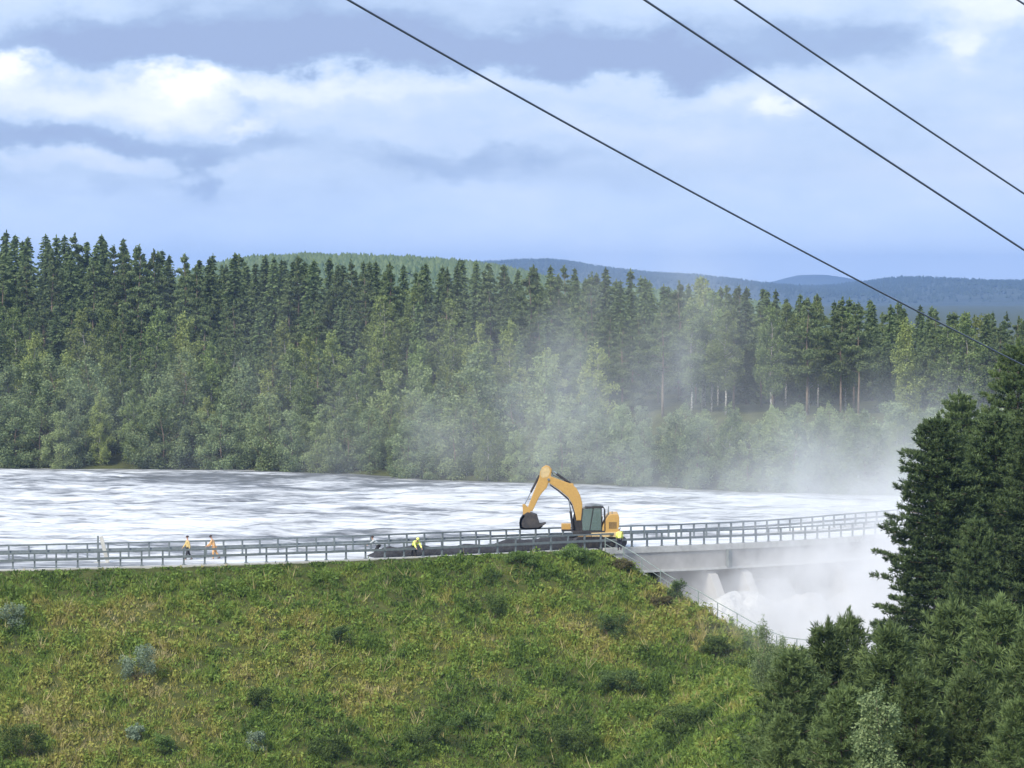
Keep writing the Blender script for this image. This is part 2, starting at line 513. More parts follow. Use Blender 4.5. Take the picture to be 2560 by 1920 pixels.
cg = gridmesh('channel', axis((4, 76, .5)), axis((184, 262, .5)), chan_z, fm)
chan = obj('spillway_channel_water', cg, kind='structure')
bm = bmesh.new(); bm.from_mesh(cg)
vx = np.array([v.co for v in bm.verts]); bm.verts.ensure_lookup_table()
we = (vx[:, 0] - W0[0]) * WE[0] + (vx[:, 1] - W0[1]) * WE[1]
dd = (road_y(vx[:, 0]) - vx[:, 1]) * road_t(vx[:, 0])[0]
bmesh.ops.delete(bm, geom=[bm.verts[i] for i in np.nonzero((we < .1) | (dd < -4.4))[0]], context='VERTS')
bm.to_mesh(cg); bm.free()


# ------------------------------------------------------------------ road, kerbs, bridge
def rp(x, d, z=0.0):
    tx, ty = road_t(x)
    return (float(x + d * ty), float(road_y(x) - d * tx), float(road_z(x) + z))


def strip(name, x0, x1, prof, m, parent=None, step=.8, **k):
    """closed cross-section prof [(d, z)...] swept along the road's near edge; d > 0 towards the camera"""
    X = np.arange(x0, x1 + .01, step); n = len(prof); vs = []
    for x in X:
        for d, z in prof: vs.append(rp(x, d, z))
    fs = [(i * n + j, i * n + (j + 1) % n, (i + 1) * n + (j + 1) % n, (i + 1) * n + j) for i in range(len(X) - 1) for j in range(n)]
    fs += [list(range(n)), list(range((len(X) - 1) * n, len(X) * n))]
    mb = MB(); mb.add(vs, fs); return mb.build(name, m, parent, **k)


XA, XB = float(W0[0]), 70.0
strip('flood_water', 9.6, 69, [(-.47, .07), (-6.53, .07), (-6.53, .01), (-.47, .01)], wmt, kind='structure')
strip('flood_water', -60, -7.9, [(-.47, .07), (-6.53, .07), (-6.53, .01), (-.47, .01)], wmt, kind='structure')
strip('road', -140, 70, [(-.45, 0), (-6.55, 0), (-6.55, -.25), (-.45, -.25)], M['asphalt'], kind='structure')
strip('kerb', -140, XA, [(.05, .12), (-.45, .12), (-.45, -.3), (.05, -.3)], M['kerb'], kind='structure')
strip('kerb', -140, XA, [(-6.55, .12), (-7.05, .12), (-7.05, -.5), (-6.55, -.5)], M['kerb'], kind='structure')

br = empty('spillway_bridge', (*rp(XA, -3.5)[:2], 0), label='grey concrete road bridge on slanted piers over the white spillway', cat='bridge')


def toroot(o, root):
    o.matrix_parent_inverse = Matrix.Translation(root.location).inverted() if root.rotation_euler.z == 0 else root.matrix_basis.inverted()
    return o


for nm, pr, m_ in (('edge_beam', [(.10, .14), (-.45, .14), (-.45, -.3), (.10, -.3)], M['kerb']),
                   ('edge_beam', [(-6.55, .14), (-7.1, .14), (-7.1, -.3), (-6.55, -.3)], M['kerb']),
                   ('girder', [(.02, -.303), (-1.0, -.303), (-1.0, -1.62), (.02, -1.62)], M['concrete']),
                   ('girder', [(-6.0, -.303), (-7.0, -.303), (-7.0, -1.42), (-6.0, -1.42)], M['concrete']),
                   ('lower_flange', [(.12, -1.623), (-1.2, -1.623), (-1.2, -1.80), (.12, -1.80)], M['kerb'])):
    toroot(strip(nm, XA + .05, XB, pr, m_, br), br)
# piers with a slanted downstream nose, joint plates on the girder
pier_x = [15.4, 18.2, 26.5, 36, 46]
for x in pier_x:
    tx, ty = map(float, road_t(x)); o = Vector(rp(x, 0)); ex = Vector((tx, ty, 0)); dn = Vector((ty, -tx, 0))
    prof = [(-6.8, -1.81), (-.6, -1.81), (.25, -2.2), (4.6, -10.5), (4.6, -13.5), (-6.8, -13.5)]
    h = .42
    vs = [o + dn * a + Vector((0, 0, z)) - ex * h for a, z in prof] + [o + dn * a + Vector((0, 0, z)) + ex * h for a, z in prof]
    n_ = len(prof)
    mb = MB(); mb.add(vs, [list(range(n_)), list(range(2 * n_ - 1, n_ - 1, -1))] + [(i, (i + 1) % n_, (i + 1) % n_ + n_, i + n_) for i in range(n_)])
    toroot(mb.build('pier', M['concrete'], br, bevel=.05), br)
x = 16.7
mb = MB(); rot = Matrix.Rotation(math.atan2(float(road_t(x)[1]), float(road_t(x)[0])), 3, 'Z')
mb.box(Vector(rp(x, .16, -.98)), (.42, .3, 1.4), rot); toroot(mb.build('joint_plate', M['steel'], br, bevel=.02), br)
toroot(strip('abutment', XA - .8, XA + 1.2, [(-.2, -.5), (-6.9, -.5), (-6.9, -12), (-.2, -12)], M['concrete'], br, step=.5), br)
toroot(strip('gate_wall', XA + 1.25, XB, [(-5.2, -1.3), (-6.6, -1.3), (-6.6, -13), (-5.2, -13)], M['concrete'], br), br)
# white sheets of water through the gates
for (x0, x1) in ((9, 14.9), (18.8, 25.8), (27.2, 35.4), (36.6, 45.4)):
    mb = MB(); XX = np.arange(x0, x1, .35); prof = [(-5.1, -2.9), (-4, -3.8), (-2.6, -5.6), (-1.2, -7.2), (-.2, -8.8)]
    vs = [rp(x, d, z + (float(vnoise(x, d, 1.1, 3, 9)) - .5) * .5) for x in XX for d, z in prof]
    k_ = len(prof)
    mb.add(vs, [(i * k_ + j, i * k_ + j + 1, (i + 1) * k_ + j + 1, (i + 1) * k_ + j) for i in range(len(XX) - 1) for j in range(k_ - 1)])
    mb.build('water_sheet', fm, None, smooth=True, kind='structure')

# wing wall beside the channel, with its fence
def wp(t, e, z): return (W0[0] + WD[0] * t + WE[0] * e, W0[1] + WD[1] * t + WE[1] * e, z)


TL = 21.0
wz = lambda t: float(terrain(W0[0] + WD[0] * max(t, 0) - WE[0] * .5, W0[1] + WD[1] * max(t, 0) - WE[1] * .5)) - .06
ww = empty('wing_wall', wp(0, 0, 0), label='sloping concrete wing wall between the grass bank and the spillway', cat='wall')
mb = MB()
vs = []
for t in np.arange(-1.0, TL + .1, 1.0):
    vs += [wp(t, .0, wz(t)), wp(t, .4, wz(t)), wp(t, .4, -13), wp(t, .0, -13)]
k_ = len(vs) // 4
mb.add(vs, [(i * 4 + j, i * 4 + (j + 1) % 4, (i + 1) * 4 + (j + 1) % 4, (i + 1) * 4 + j) for i in range(k_ - 1) for j in range(4)] + [(0, 1, 2, 3), ((k_ - 1) * 4, (k_ - 1) * 4 + 1, (k_ - 1) * 4 + 2, (k_ - 1) * 4 + 3)])
toroot(mb.build('wall', M['concrete'], ww), ww)
fe = empty('slope_fence', wp(0, .2, 0), label='thin grey steel handrail running down the bank beside the spillway', cat='fence')
for h in (1.1, .6):
    mb = MB(); mb.tube([wp(t, .2, wz(t) + h) for t in np.arange(0, TL + .1, 1.5)], .032 if h > 1 else .02, 6)
    toroot(mb.build('rail', M['steelgreen'], fe), fe)
for t in np.arange(0, TL + .1, 1.75):
    mb = MB(); mb.box(wp(t, .2, wz(t) + .53), (.07, .07, 1.12)); toroot(mb.build('post', M['steelgreen'], fe), fe)

# ------------------------------------------------------------------ guard rails
post_me = MB().box((0, 0, .53), (.115, .12, 1.06)).box((0, 0, .03), (.22, .22, .06)).build('post', M['steel'], bevel=.008)
post_data = post_me.data; bpy.data.objects.remove(post_me)


def guardrail(d, x0, x1, label, sp=1.48):
    root = empty('guardrail', (*rp(0, d)[:2], 0), label=label, cat='guardrail', group='guardrails on both sides of the dam road')
    for nm, hh, pr in (('top_rail', 1.06, [(-.06, -.06), (.06, -.06), (.06, .06), (-.06, .06)]),
                       ('crash_beam', .60, [(-.035, -.07), (.035, -.09), (.035, .09), (-.035, .07)]),):
        toroot(strip(nm, x0, x1, [(d + a + (.09 if nm == 'crash_beam' else 0) * (1 if d > -3 else -1), hh + .12 + z) for a, z in pr], M['steel'], root, step=.8), root)
    x = x0 + .3; n = 0
    while x < x1 and n < 100:
        tx, ty = road_t(x)
        o = bpy.data.objects.new('post', post_data); link(o, root); o.location = Vector(rp(x, d, .12)) - root.location
        o.rotation_euler.z = math.atan2(float(ty), float(tx))
        x += sp * float(tx); n += 1


guardrail(-.2, -42, 52, 'near guardrail of grey posts and beams at the top of the grass bank')
guardrail(-6.8, -42, 52, 'far guardrail of grey posts and beams along the river side of the road')

# ------------------------------------------------------------------ hills
M['hillwood'] = leafmat('hill_woodland', (.06, .10, .045), (.13, .175, .08), 0, 0)
M['farwood'] = leafmat('far_woodland', (.022, .036, .026), (.045, .065, .042), 0, 0)


def hill(name, D, prof, depth, base, m, ns, amp, step, trees=None, trees_label=None):
    pxs = np.array([p[0] for p in prof], float); zs = np.array([CZ + (720 - p[1]) / F * D for p in prof])
    zs = zs - (5.5 if D > 3000 else 1.2); X0 = (pxs - 1280) / F * D
    xs_ = np.arange(X0[0], X0[-1], step); ys_ = np.linspace(-depth, depth, 26) + D
    def zf(x, y):
        top = np.interp(x, X0, zs)
        q = np.clip(1 - ((y - D) / depth) ** 2, 0, 1) ** .8
        tree = (vnoise(x, y, ns, 3, 4) - .5) * amp + (vnoise(x, y, ns * .06, 3, 5) - .5) * amp * 3 * (1 - np.exp(-((y - D) / (depth * .3)) ** 2))
        return base + (top - base) * q + tree * q ** .3
    hobj = obj(name, gridmesh(name, xs_, ys_, zf, m), kind='structure')
    if trees:
        r_ = np.random.default_rng(int(D)); n, hh, vis = trees
        x = r_.uniform(max(X0[0], vis[0]), min(X0[-1], vis[1]), n); y = D + depth * (-.9 + 1.0 * r_.random(n) ** .7)
        z = zf(x, y); h = hh * r_.uniform(.6, 1.25, n); w = h * r_.uniform(.28, .5, n)
        K = 5; az = np.linspace(0, 6.283, K, endpoint=False)[None, :] + r_.random((n, 1)) * 6
        rad = w[:, None] * r_.uniform(.7, 1.3, (n, K))
        ring = np.stack([x[:, None] + np.cos(az) * rad, y[:, None] + np.sin(az) * rad, z[:, None] + h[:, None] * r_.uniform(-.1, .35, (n, K))], 2)
        top = np.stack([x, y, z + h], 1)[:, None, :]
        Vv = np.concatenate([ring, top], 1).reshape(-1, 3); b0 = np.arange(n)[:, None] * (K + 1)
        Ff = np.stack([np.stack([b0[:, 0] + i, b0[:, 0] + (i + 1) % K, b0[:, 0] + K], 1) for i in range(K)], 1).reshape(-1, 3)
        ti = np.repeat(r_.random(n), K)
        obj('forest', npmesh('forest', Vv, Ff, M['hillwood' if D < 3000 else 'farwood'], True, ti), kind='stuff', label=trees_label)
    return hobj


mg = mat('wooded_hill', (.05, .085, .035), .9, noise=(.09, (.13, .17, .075), .12, 10), bump=(.2, 1, 8))
mbz = mat('far_wooded_hill', (.025, .04, .028), .9, noise=(.004, (.045, .062, .042), .12, 10), bump=(.02, 1, 20))
hill('hills', 1300, [(-900, 800), (0, 790), (300, 750), (450, 705), (540, 672), (640, 651), (720, 646), (810, 645), (984, 650), (1099, 658), (1215, 670), (1273, 680), (1340, 695), (1450, 720), (1700, 740), (2100, 790)], 330, -8, mg, .16, 4, 3, (22000, 2.8, (-170, 120)), 'dense wood covering the pale green hill left of the blue ridges')
hill('hills', 6000, [(-2500, 700), (600, 690), (1000, 668), (1180, 656), (1280, 651), (1370, 648), (1440, 656), (1490, 666), (1620, 681), (1720, 686), (1860, 704), (1960, 714), (2060, 714), (2180, 701), (2260, 690), (2350, 696), (2440, 701), (2560, 699), (2900, 690), (3600, 700), (4600, 720)], 1800, -14, mbz, .018, 7, 30, (12000, 6, (-150, 1150)), 'faint wood along the long blue ridge')
hill('hills', 9200, [(1500, 716), (1800, 712), (1900, 705), (1950, 698), (1990, 684), (2060, 683), (2100, 689), (2150, 700), (2230, 708), (2500, 714), (3000, 716)], 900, -14, mbz, .01, 6, 40)


# ------------------------------------------------------------------ foliage generators
def unit(v): return v / np.maximum(np.linalg.norm(v, axis=1, keepdims=True), 1e-9)


def leaves(c, a, ln, w, tint, name, m, r_):
    """diamond leaves: centres c, long axis a, length ln, width w"""
    n = len(c); a = unit(a)
    b = unit(np.cross(a, unit(r_.normal(size=(n, 3)))))
    ln = np.broadcast_to(ln, n)[:, None]; w = np.broadcast_to(w, n)[:, None]
    Vv = np.stack([c - a * ln / 2, c + b * w / 2, c + a * ln / 2, c - b * w / 2], 1).reshape(-1, 3)
    Ff = np.arange(n * 4).reshape(-1, 4)
    return npmesh(name, Vv, Ff, m, False, np.clip(tint, 0, 1))


def trunk_mesh(H, r0, m, limbs, r_, bend=.15, name='trunk'):
    mb = MB(); n = 7
    pts = [(bend * math.sin(i * 1.3 + r0 * 40) * i / n, bend * math.cos(i * 1.7 + r0 * 30) * i / n, H * i / (n - 1) - .3 * (i == 0)) for i in range(n)]
    mb.tube(pts, [r0 * (1 - .93 * i / (n - 1)) for i in range(n)], 7)
    for (z, az, ln, up) in limbs:
        x0, y0 = np.interp(z, [p[2] for p in pts], [p[0] for p in pts]), np.interp(z, [p[2] for p in pts], [p[1] for p in pts])
        rr = r0 * (1 - .9 * z / H) * .35 + .006
        mb.tube([(x0, y0, z), (x0 + math.cos(az) * ln * .5, y0 + math.sin(az) * ln * .5, z + up * ln * .4), (x0 + math.cos(az) * ln, y0 + math.sin(az) * ln, z + up * ln)], [rr, rr * .7, rr * .3], 4)
    o = mb.build(name, m, smooth=True); me = o.data; bpy.data.objects.remove(o); return me


def make_spruce(seed, H=16., Rr=2.0):
    r_ = np.random.default_rng(seed); C = []; A = []; T = []; limbs = []
    z = H * .05
    while z < H - .15:
        f = z / H; rad = Rr * (1 - f) ** .75 * (1 + .3 * (r_.random() - .5)) + .10
        nb = int(7 + 6 * (1 - f))
        for k in range(nb):
            az = r_.random() * 6.283; rl = rad * (.65 + .5 * r_.random()); dr = -.25 - .25 * (1 - f)
            d = np.array([math.cos(az), math.sin(az), 0])
            if k == 0: limbs.append((z, az, rl * .8, dr * .5))
            m_ = max(3, int(rl / .2))
            for s_ in np.linspace(.15, 1, m_):
                base = d * rl * s_ + np.array([0, 0, z + dr * rl * s_ * s_])
                for q in range(2):
                    C.append(base + r_.normal(size=3) * .09); side = np.array([-d[1], d[0], 0]) * (1 if q else -1)
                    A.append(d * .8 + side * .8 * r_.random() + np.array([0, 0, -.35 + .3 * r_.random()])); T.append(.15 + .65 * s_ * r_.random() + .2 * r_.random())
        z += .30 + .1 * r_.random()
    C.append(np.array([0, 0, H])); A.append(np.array([0, 0, 1.])); T.append(.5)
    C = np.array(C); n = len(C)
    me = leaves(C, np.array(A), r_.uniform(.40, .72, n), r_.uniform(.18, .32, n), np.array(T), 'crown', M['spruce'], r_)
    return me, trunk_mesh(H, H * .011, M['bark'], limbs[::3], r_, .05)


def clumpy(seed, H, clumps, per, ln, w, m, hang=0.0, up=.4):
    """clumps: (x, y, z, rx, rz)"""
    r_ = np.random.default_rng(seed); C = []; A = []; T = []
    for (x, y, z, rx, rz) in clumps:
        k = int(per * (rx ** 2)) + 20
        v = unit(r_.normal(size=(k, 3))); rr = r_.random(k)[:, None] ** .45
        p = v * rr * np.array([rx, rx, rz]) + np.array([x, y, z]); p[:, 2] -= hang * np.abs(r_.normal(size=k)) * rx
        C.append(p); a = v * .6 + r_.normal(size=(k, 3)) * .7 + np.array([0, 0, up]); A.append(a)
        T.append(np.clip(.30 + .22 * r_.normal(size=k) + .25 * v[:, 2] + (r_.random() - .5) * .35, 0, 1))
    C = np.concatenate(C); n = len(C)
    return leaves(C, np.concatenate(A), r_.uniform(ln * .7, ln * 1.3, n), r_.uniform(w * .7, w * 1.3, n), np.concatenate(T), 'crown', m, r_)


def make_pine(seed, H=15., clear=.35, Rr=2.1):
    r_ = np.random.default_rng(seed); cl = []; limbs = []
    z = H * clear
    while z < H * .97:
        f = max(0.0, (z / H - clear) / (1 - clear)); rad = Rr * (math.sin(min(1, f * 1.5 + .35) * 1.571) * (1 - f ** 1.5) * 1.05 + .05)
        for k in range(int(3 + 3 * (1 - f * .6))):
            az = r_.random() * 6.283; rl = rad * (.4 + .7 * r_.random()); rx = (.65 + .5 * r_.random()) * (1 - .68 * f)
            cl.append((math.cos(az) * rl, math.sin(az) * rl, z + .25 * rl + r_.normal() * .15, rx, rx * .55))
            if k < 2: limbs.append((z - .1, az, rl, .25))
        z += .55 + .35 * r_.random()
    cl.append((0, 0, H * .985, .18, .5)); cl.append((0, 0, H * .95, .3, .4))
    me = clumpy(seed, H, cl, 300, .34, .15, M['pine'], 0, .7)
    return me, trunk_mesh(H * .97, H * .0125, M['pinebark'], limbs, r_, .2)


def make_birch(seed, H=11., Rr=2.0, m='birch', low=.12, leafs=190, ls=(.24, .16)):
    r_ = np.random.default_rng(seed); cl = []; limbs = []
    z = H * low
    while z < H * .98:
        f = min(1.0, max(0.0, (z / H - low) / (1 - low))); rad = Rr * (math.sin((.12 + .88 * f) ** .75 * 3.0) * .95 + .12)
        for k in range(int(3 + 3 * (1 - f))):
            az = r_.random() * 6.283; rl = rad * r_.random() ** .5; rx = (.55 + .4 * r_.random()) * (1 - .4 * f)
            cl.append((math.cos(az) * rl, math.sin(az) * rl, z + r_.normal() * .2, rx, rx * .95))
            if k < 2: limbs.append((max(z - rl * .8, .5), az, rl, .9))
        z += .45 + .2 * r_.random()
    cl.append((0, 0, H * .98, .25, .5))
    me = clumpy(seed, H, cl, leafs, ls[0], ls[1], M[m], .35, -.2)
    return me, trunk_mesh(H * .95, H * .010, M['birchbark'] if m == 'birch' else M['bark'], limbs, r_, .3)


TREES = {'spruce': [make_spruce(10 + i, 16, 2.7 + .3 * i) for i in range(4)],
         'pine': [make_pine(30 + i, 15, (.08, .14, .10, .36, .40)[i], 2.5 + .15 * i) for i in range(5)],
         'birch': [make_birch(50 + i, 11, 1.7 + .15 * i) for i in range(5)],
         'alder': [make_birch(70 + i, 8, 1.9 + .2 * i, 'alder', .06, 260, (.20, .14)) for i in range(4)],
         'tallbirch': [make_birch(90 + i, 15, 2.0 + .2 * i, 'birch', .3) for i in range(2)]}
NATH = {'spruce': 16, 'pine': 15, 'birch': 11, 'alder': 8, 'tallbirch': 15}
KN = {'spruce': 'spruce_tree', 'pine': 'pine_tree', 'birch': 'birch_tree', 'alder': 'alder_tree', 'tallbirch': 'birch_tree'}
FOREST = []          # (px, tier, kind, obj)


def plant(kind, x, y, H, wide=1.0, var=None):
    k = len(TREES[kind]); cm, tm = TREES[kind][var if var is not None else random.randrange(k)]
    s = H / NATH[kind]
    o = bpy.data.objects.new(KN[kind], None); link(o); o.location = (x, y, float(terrain(x, y)) - .1)
    o.rotation_euler = (0, 0, random.random() * 6.28); o.scale = (s * wide, s * wide, s)
    c = bpy.data.objects.new('crown', cm); link(c, o)
    t = bpy.data.objects.new('trunk', tm); link(t, o)
    return o


SKX = [-100, 0, 100, 250, 340, 400, 450, 600, 700, 800, 900, 1000, 1150, 1250, 1400, 1550, 1610, 1650, 1720, 1800, 1900, 2000, 2100, 2250, 2400, 2560, 2700]
SKY = [570, 578, 590, 586, 600, 625, 640, 636, 638, 645, 652, 662, 650, 662, 668, 674, 680, 712, 704, 712, 720, 730, 742, 757, 772, 784, 790]


def topz(px, py, Y): return CZ + (720 - py) / F * Y


rows = [  # offset from the shore, spacing in m, kinds with weights, tier
    (.2, 2.7, 'alder alder alder birch', 0), (5.5, 3.3, 'alder alder birch', 0), (10.5, 3.8, 'birch alder birch', 1), (16, 3.9, 'birch birch pine', 1),
    (22, 4.0, 'birch pine birch spruce', 1), (29, 4.1, 'pine birch pine birch spruce', 2), (37, 4.2, 'pine birch pine spruce', 2), (46, 4.0, 'pine spruce pine birch', 2),
    (55, 3.4, 'pine spruce pine', 3), (63, 3.2, 'spruce pine spruce', 3), (72, 3.0, 'spruce spruce pine', 3), (82, 3.2, 'spruce', 3)]
for ri, (t, sp_, kinds, tier) in enumerate(rows):
    ks = kinds.split()
    x = -82 + random.random() * 3
    while x < 78:
        xx = x + random.uniform(-.9, .9); yy = float(shore_y(xx)) + t + random.uniform(-1.6, 1.6)
        px = 1280 + F * xx / yy
        x += sp_ * random.uniform(.8, 1.2)
        if px < -90 or px > 2760: continue
        right = float(sstep(1250, 1800, px))
        kind = random.choice(ks); gz = float(terrain(xx, yy))
        sk = topz(px, float(np.interp(px, SKX, SKY)), yy) - gz
        if tier == 0: H = (random.uniform(5.8, 8.8) + (1.0 if px < 700 else 0)) if right <= .3 else topz(px, random.uniform(1000, 1060), yy) - gz
        elif tier == 1:
            if right > .5:
                if t > 20: continue
                H = max(2.5, topz(px, random.uniform(1000, 1040), yy) - gz); kind = 'alder'
            else: H = random.uniform(9, 12.5)
        elif tier == 2:
            H = random.uniform(11, 14.5)
            if right > .6 and 1650 < px < 2150: kind = random.choice(['pine', 'pine', 'tallbirch']); H = random.uniform(12.2, 14)
            H = min(H, sk * .97)
            if H < 6: continue
        else:
            H = sk + random.choice([.2, 0, -.3, -.6, -1.0, -1.4])
            if px > 1800: H = min(H, sk)
            if H > 19: H = random.uniform(16.5, 18.5)
            if H < 7: continue
        wide = random.uniform(.9, 1.15)
        if kind in ('alder',): wide *= 1.1
        if tier == 3 and kind == 'spruce': wide *= .95
        v_ = random.choice([3, 4]) if kind == 'pine' and tier == 2 and right > .6 and 1650 < px < 2150 else (random.choice([0, 1, 2]) if kind == 'pine' else None)
        o = plant(kind, xx, yy, H, wide, v_)
        FOREST.append((px, tier, 'birch' if kind == 'tallbirch' else kind, o))

# the leaning white birches standing clear before the dark pines
for px, Y_, H in ((1757, 352, 16.5), (1780, 350, 15)):
    X_ = (px - 1280) / F * Y_; o = plant('tallbirch', X_, Y_, H, 1.0); FOREST.append((px, 2, 'birch', o))

ORD = 'first second third fourth fifth sixth seventh eighth ninth tenth eleventh twelfth thirteenth fourteenth fifteenth sixteenth seventeenth eighteenth nineteenth twentieth'.split()
ORD += ['twenty-' + q for q in ORD[:9]] + ['thirtieth'] + ['thirty-' + q for q in ORD[:9]]
SEG = [(-999, 200, 'above the leftmost rails'), (200, 400, 'above the slanted post'), (400, 620, 'above the two walkers'), (620, 900, 'left of the croucher'),
       (900, 1150, 'above the bending worker'), (1150, 1400, 'above the digger bucket'), (1400, 1620, 'above the digger cab'), (1620, 1850, 'above the abutment'),
       (1850, 2120, 'above the bridge'), (2120, 9999, 'above the tall pines')]
TIER = ['at the waterline', 'low in the wood', 'halfway up the wood', 'on the skyline']
ADJ = {'spruce': 'pointed spruces', 'pine': 'dark pines', 'birch': 'pale birches', 'alder': 'bushy alders'}
cells = {}
for px, tier, kind, o in FOREST:
    for si, (a, b_, ph) in enumerate(SEG):
        if a <= px < b_: cells.setdefault((kind, tier, si), []).append((px, o))
for (kind, tier, si), lst in cells.items():
    lst.sort(key=lambda q: q[0])
    for i, (px, o) in enumerate(lst):
        tag(o, f"{ORD[min(i, 38)]} from left of the {ADJ[kind]} {TIER[tier]} {SEG[si][2]}", kind + ' tree', 'trees on the far bank')


# ------------------------------------------------------------------ near pines at the right
def make_near_pine(seed, H, Rr, gap, nb, low, m, tuft=14, nl=.15, nw=.028, upc=.55, conic=.8):
    r_ = np.random.default_rng(seed); C = []; A = []; T = []; limbs = []
    z = H * low
    while z < H - .2:
        f = min(1.0, max(0.0, (z / H - low) / (1 - low))); rad = Rr * ((1 - f) ** conic) * (.75 + .25 * min(1, f * 6 + .2)) + .15
        for k in range(nb):
            if r_.random() < .1: continue
            az = (k + .5 * r_.random() + z * 3.7) * 6.283 / nb; rl = rad * (.6 + .55 * r_.random())
            d = np.array([math.cos(az), math.sin(az), 0]); sd_ = np.array([-d[1], d[0], 0])
            up = upc * (.4 + f * .9) * (.7 + .5 * r_.random()); limbs.append((z, az, rl * .9, up * .6))
            nt = max(4, int(rl / .17))
            for j in range(nt):
                s_ = .22 + .78 * (j + r_.random()) / nt
                spread = (1.08 - s_) * rl * .38 + .08
                base = d * rl * s_ + sd_ * r_.uniform(-1, 1) * spread + np.array([0, 0, z + up * rl * s_ ** 1.6 * .75 + r_.normal() * .06])
                dirn = d * .7 + sd_ * r_.normal() * .5 + np.array([0, 0, .35 + .8 * f])
                q = unit(dirn[None] + r_.normal(size=(tuft, 3)) * .75)
                C.append(base + q * nl * .5 + dirn[None] * r_.random((tuft, 1)) * nl * .9); A.append(q)
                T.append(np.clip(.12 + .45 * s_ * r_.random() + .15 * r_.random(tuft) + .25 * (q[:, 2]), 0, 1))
        z += gap * (.75 + .5 * r_.random()) * (1 - .35 * f)
    # leader candles
    for a_ in range(4):
        q = unit(np.array([[0, 0, 2.]]) + r_.normal(size=(50, 3)) * .7)
        C.append(np.array([r_.normal() * .12, r_.normal() * .12, H - .1 - a_ * .12]) + q * nl * .5 + np.array([[0, 0, 1.]]) * r_.random((50, 1)) * .5); A.append(q); T.append(np.full(50, .5))
    C = np.concatenate(C); n = len(C)
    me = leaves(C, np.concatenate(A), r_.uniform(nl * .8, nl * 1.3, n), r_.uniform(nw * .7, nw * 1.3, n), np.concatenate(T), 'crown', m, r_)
    return me, trunk_mesh(H, H * .011 + .02, M['pinebark'], limbs[::2], r_, .1)


BIG = [make_near_pine(101 + i, 23, 5.0 + .4 * i, .66, 10, .10, M['nearpine' if i < 2 else 'nearpine2'], 26, .30, .062, .20, .5) for i in range(3)]
YNG = [make_near_pine(201 + i, 9, 2.6 + .3 * i, .30, 9, .03, M['nearpine2'], 24, .24, .034, .6, .8) for i in range(3)]


def near_tree(px, pytop, Y_, variants, nat, label, wide=1.0, grp=None, k=None):
    X_ = (px - 1280) / F * Y_; gz = float(terrain(X_, Y_)); H = topz(px, pytop, Y_) - gz
    cm, tm = variants[(k if k is not None else random.randrange(len(variants))) % len(variants)]
    o = empty('pine_tree', (X_, Y_, gz - .1), random.random() * 6.28, label=label, cat='pine tree', group=grp)
    s = H / nat; o.scale = (s * wide, s * wide, s)
    for nm, me in (('crown', cm), ('trunk', tm)):
        c = bpy.data.objects.new(nm, me); link(c, o)


for i, (px, py, Y_, wd_, lb) in enumerate([
        (2345, 1050, 152, 1.08, 'tall dark pine whose ragged left side overhangs the bridge end'),
        (2490, 1035, 160, 1.1, 'tall dark pine just right of the one overhanging the bridge end'),
        (2620, 960, 150, 1.0, 'tall dark pine cut by the right edge of the photo'),
        (2400, 985, 185, .8, 'paler green pine showing behind the two tall dark pines'),
        (2545, 860, 188, .85, 'tall green pine rearmost at the right edge below the cable'),
        (2440, 1300, 138, .7, 'dark pine filling the gap beneath the tall pines')]):
    near_tree(px, py, Y_, BIG, 23, lb, wd_, 'tall pines at the right', (0, 1, 0, 2, 2, 1)[i])
for i, (px, py, Y_, wd_, lb) in enumerate([
        (2070, 1575, 118, 1.0, 'young pine with spiky leader rising against the white spray'),
        (2125, 1550, 124, .8, 'slim young pine with the highest forked leader against the spray'),
        (1985, 1640, 112, 1.05, 'bushy young pine at the left end of the near group'),
        (2230, 1580, 116, 1.1, 'young pine right of the forked one, below the dark pine'),
        (2384, 1520, 120, 1.0, 'pale-tipped young pine at the foot of the tall pines'),
        (2500, 1520, 112, 1.05, 'young pine with upright shoots near the right edge'),
        (2590, 1580, 105, 1.0, 'young pine half cut by the right edge of the photo'),
        (1960, 1790, 100, .9, 'low dark pine where the grass bank meets the pines'),
        (2110, 1730, 98, 1.0, 'low young pine in front of the forked pine'),
        (2290, 1700, 97, 1.0, 'young pine in the front row below the dark pines'),
        (2430, 1690, 98, 1.0, 'young pine in the front row near the right corner'),
        (2550, 1760, 94, .95, 'lowest young pine in the bottom right corner'),
        (2200, 1850, 92, .8, 'small young pine at the bottom edge amid the front row')]):
    near_tree(px, py, Y_, YNG, 9, lb, wd_, 'young pines at the lower right', i)

# birch saplings by the end of the handrail and a yellowish one among the pines
SAP = [make_birch(120 + i, 4, .75, 'alder', .15, 700, (.09, .06)) for i in range(2)] + [make_birch(125, 9, 1.0, 'alder', .1, 1100, (.12, .075))]
for i, (px, py, Y_, lb, kind) in enumerate([(1912, 1548, 178, 'small birch sapling at the foot of the handrail before the spray', 0),
                                            (1955, 1590, 176, 'lower twin sapling just right of the handrail foot sapling', 1),
                                            (2200, 1715, 90, 'pale green slim birch growing among the dark young pines', 2)]):
    X_ = (px - 1280) / F * Y_; gz = float(terrain(X_, Y_)); H = max(topz(px, py, Y_) - gz, 1.5)
    o = empty('birch_sapling', (X_, Y_, gz - .05), i, label=lb, cat='sapling')
    s = H / (9 if i == 2 else 4); w_ = s * (1 if i == 2 else .8)
    o.scale = (w_, w_, s)
    for nm, me in (('crown', SAP[kind][0]), ('trunk', SAP[kind][1])): link(bpy.data.objects.new(nm, me), o)

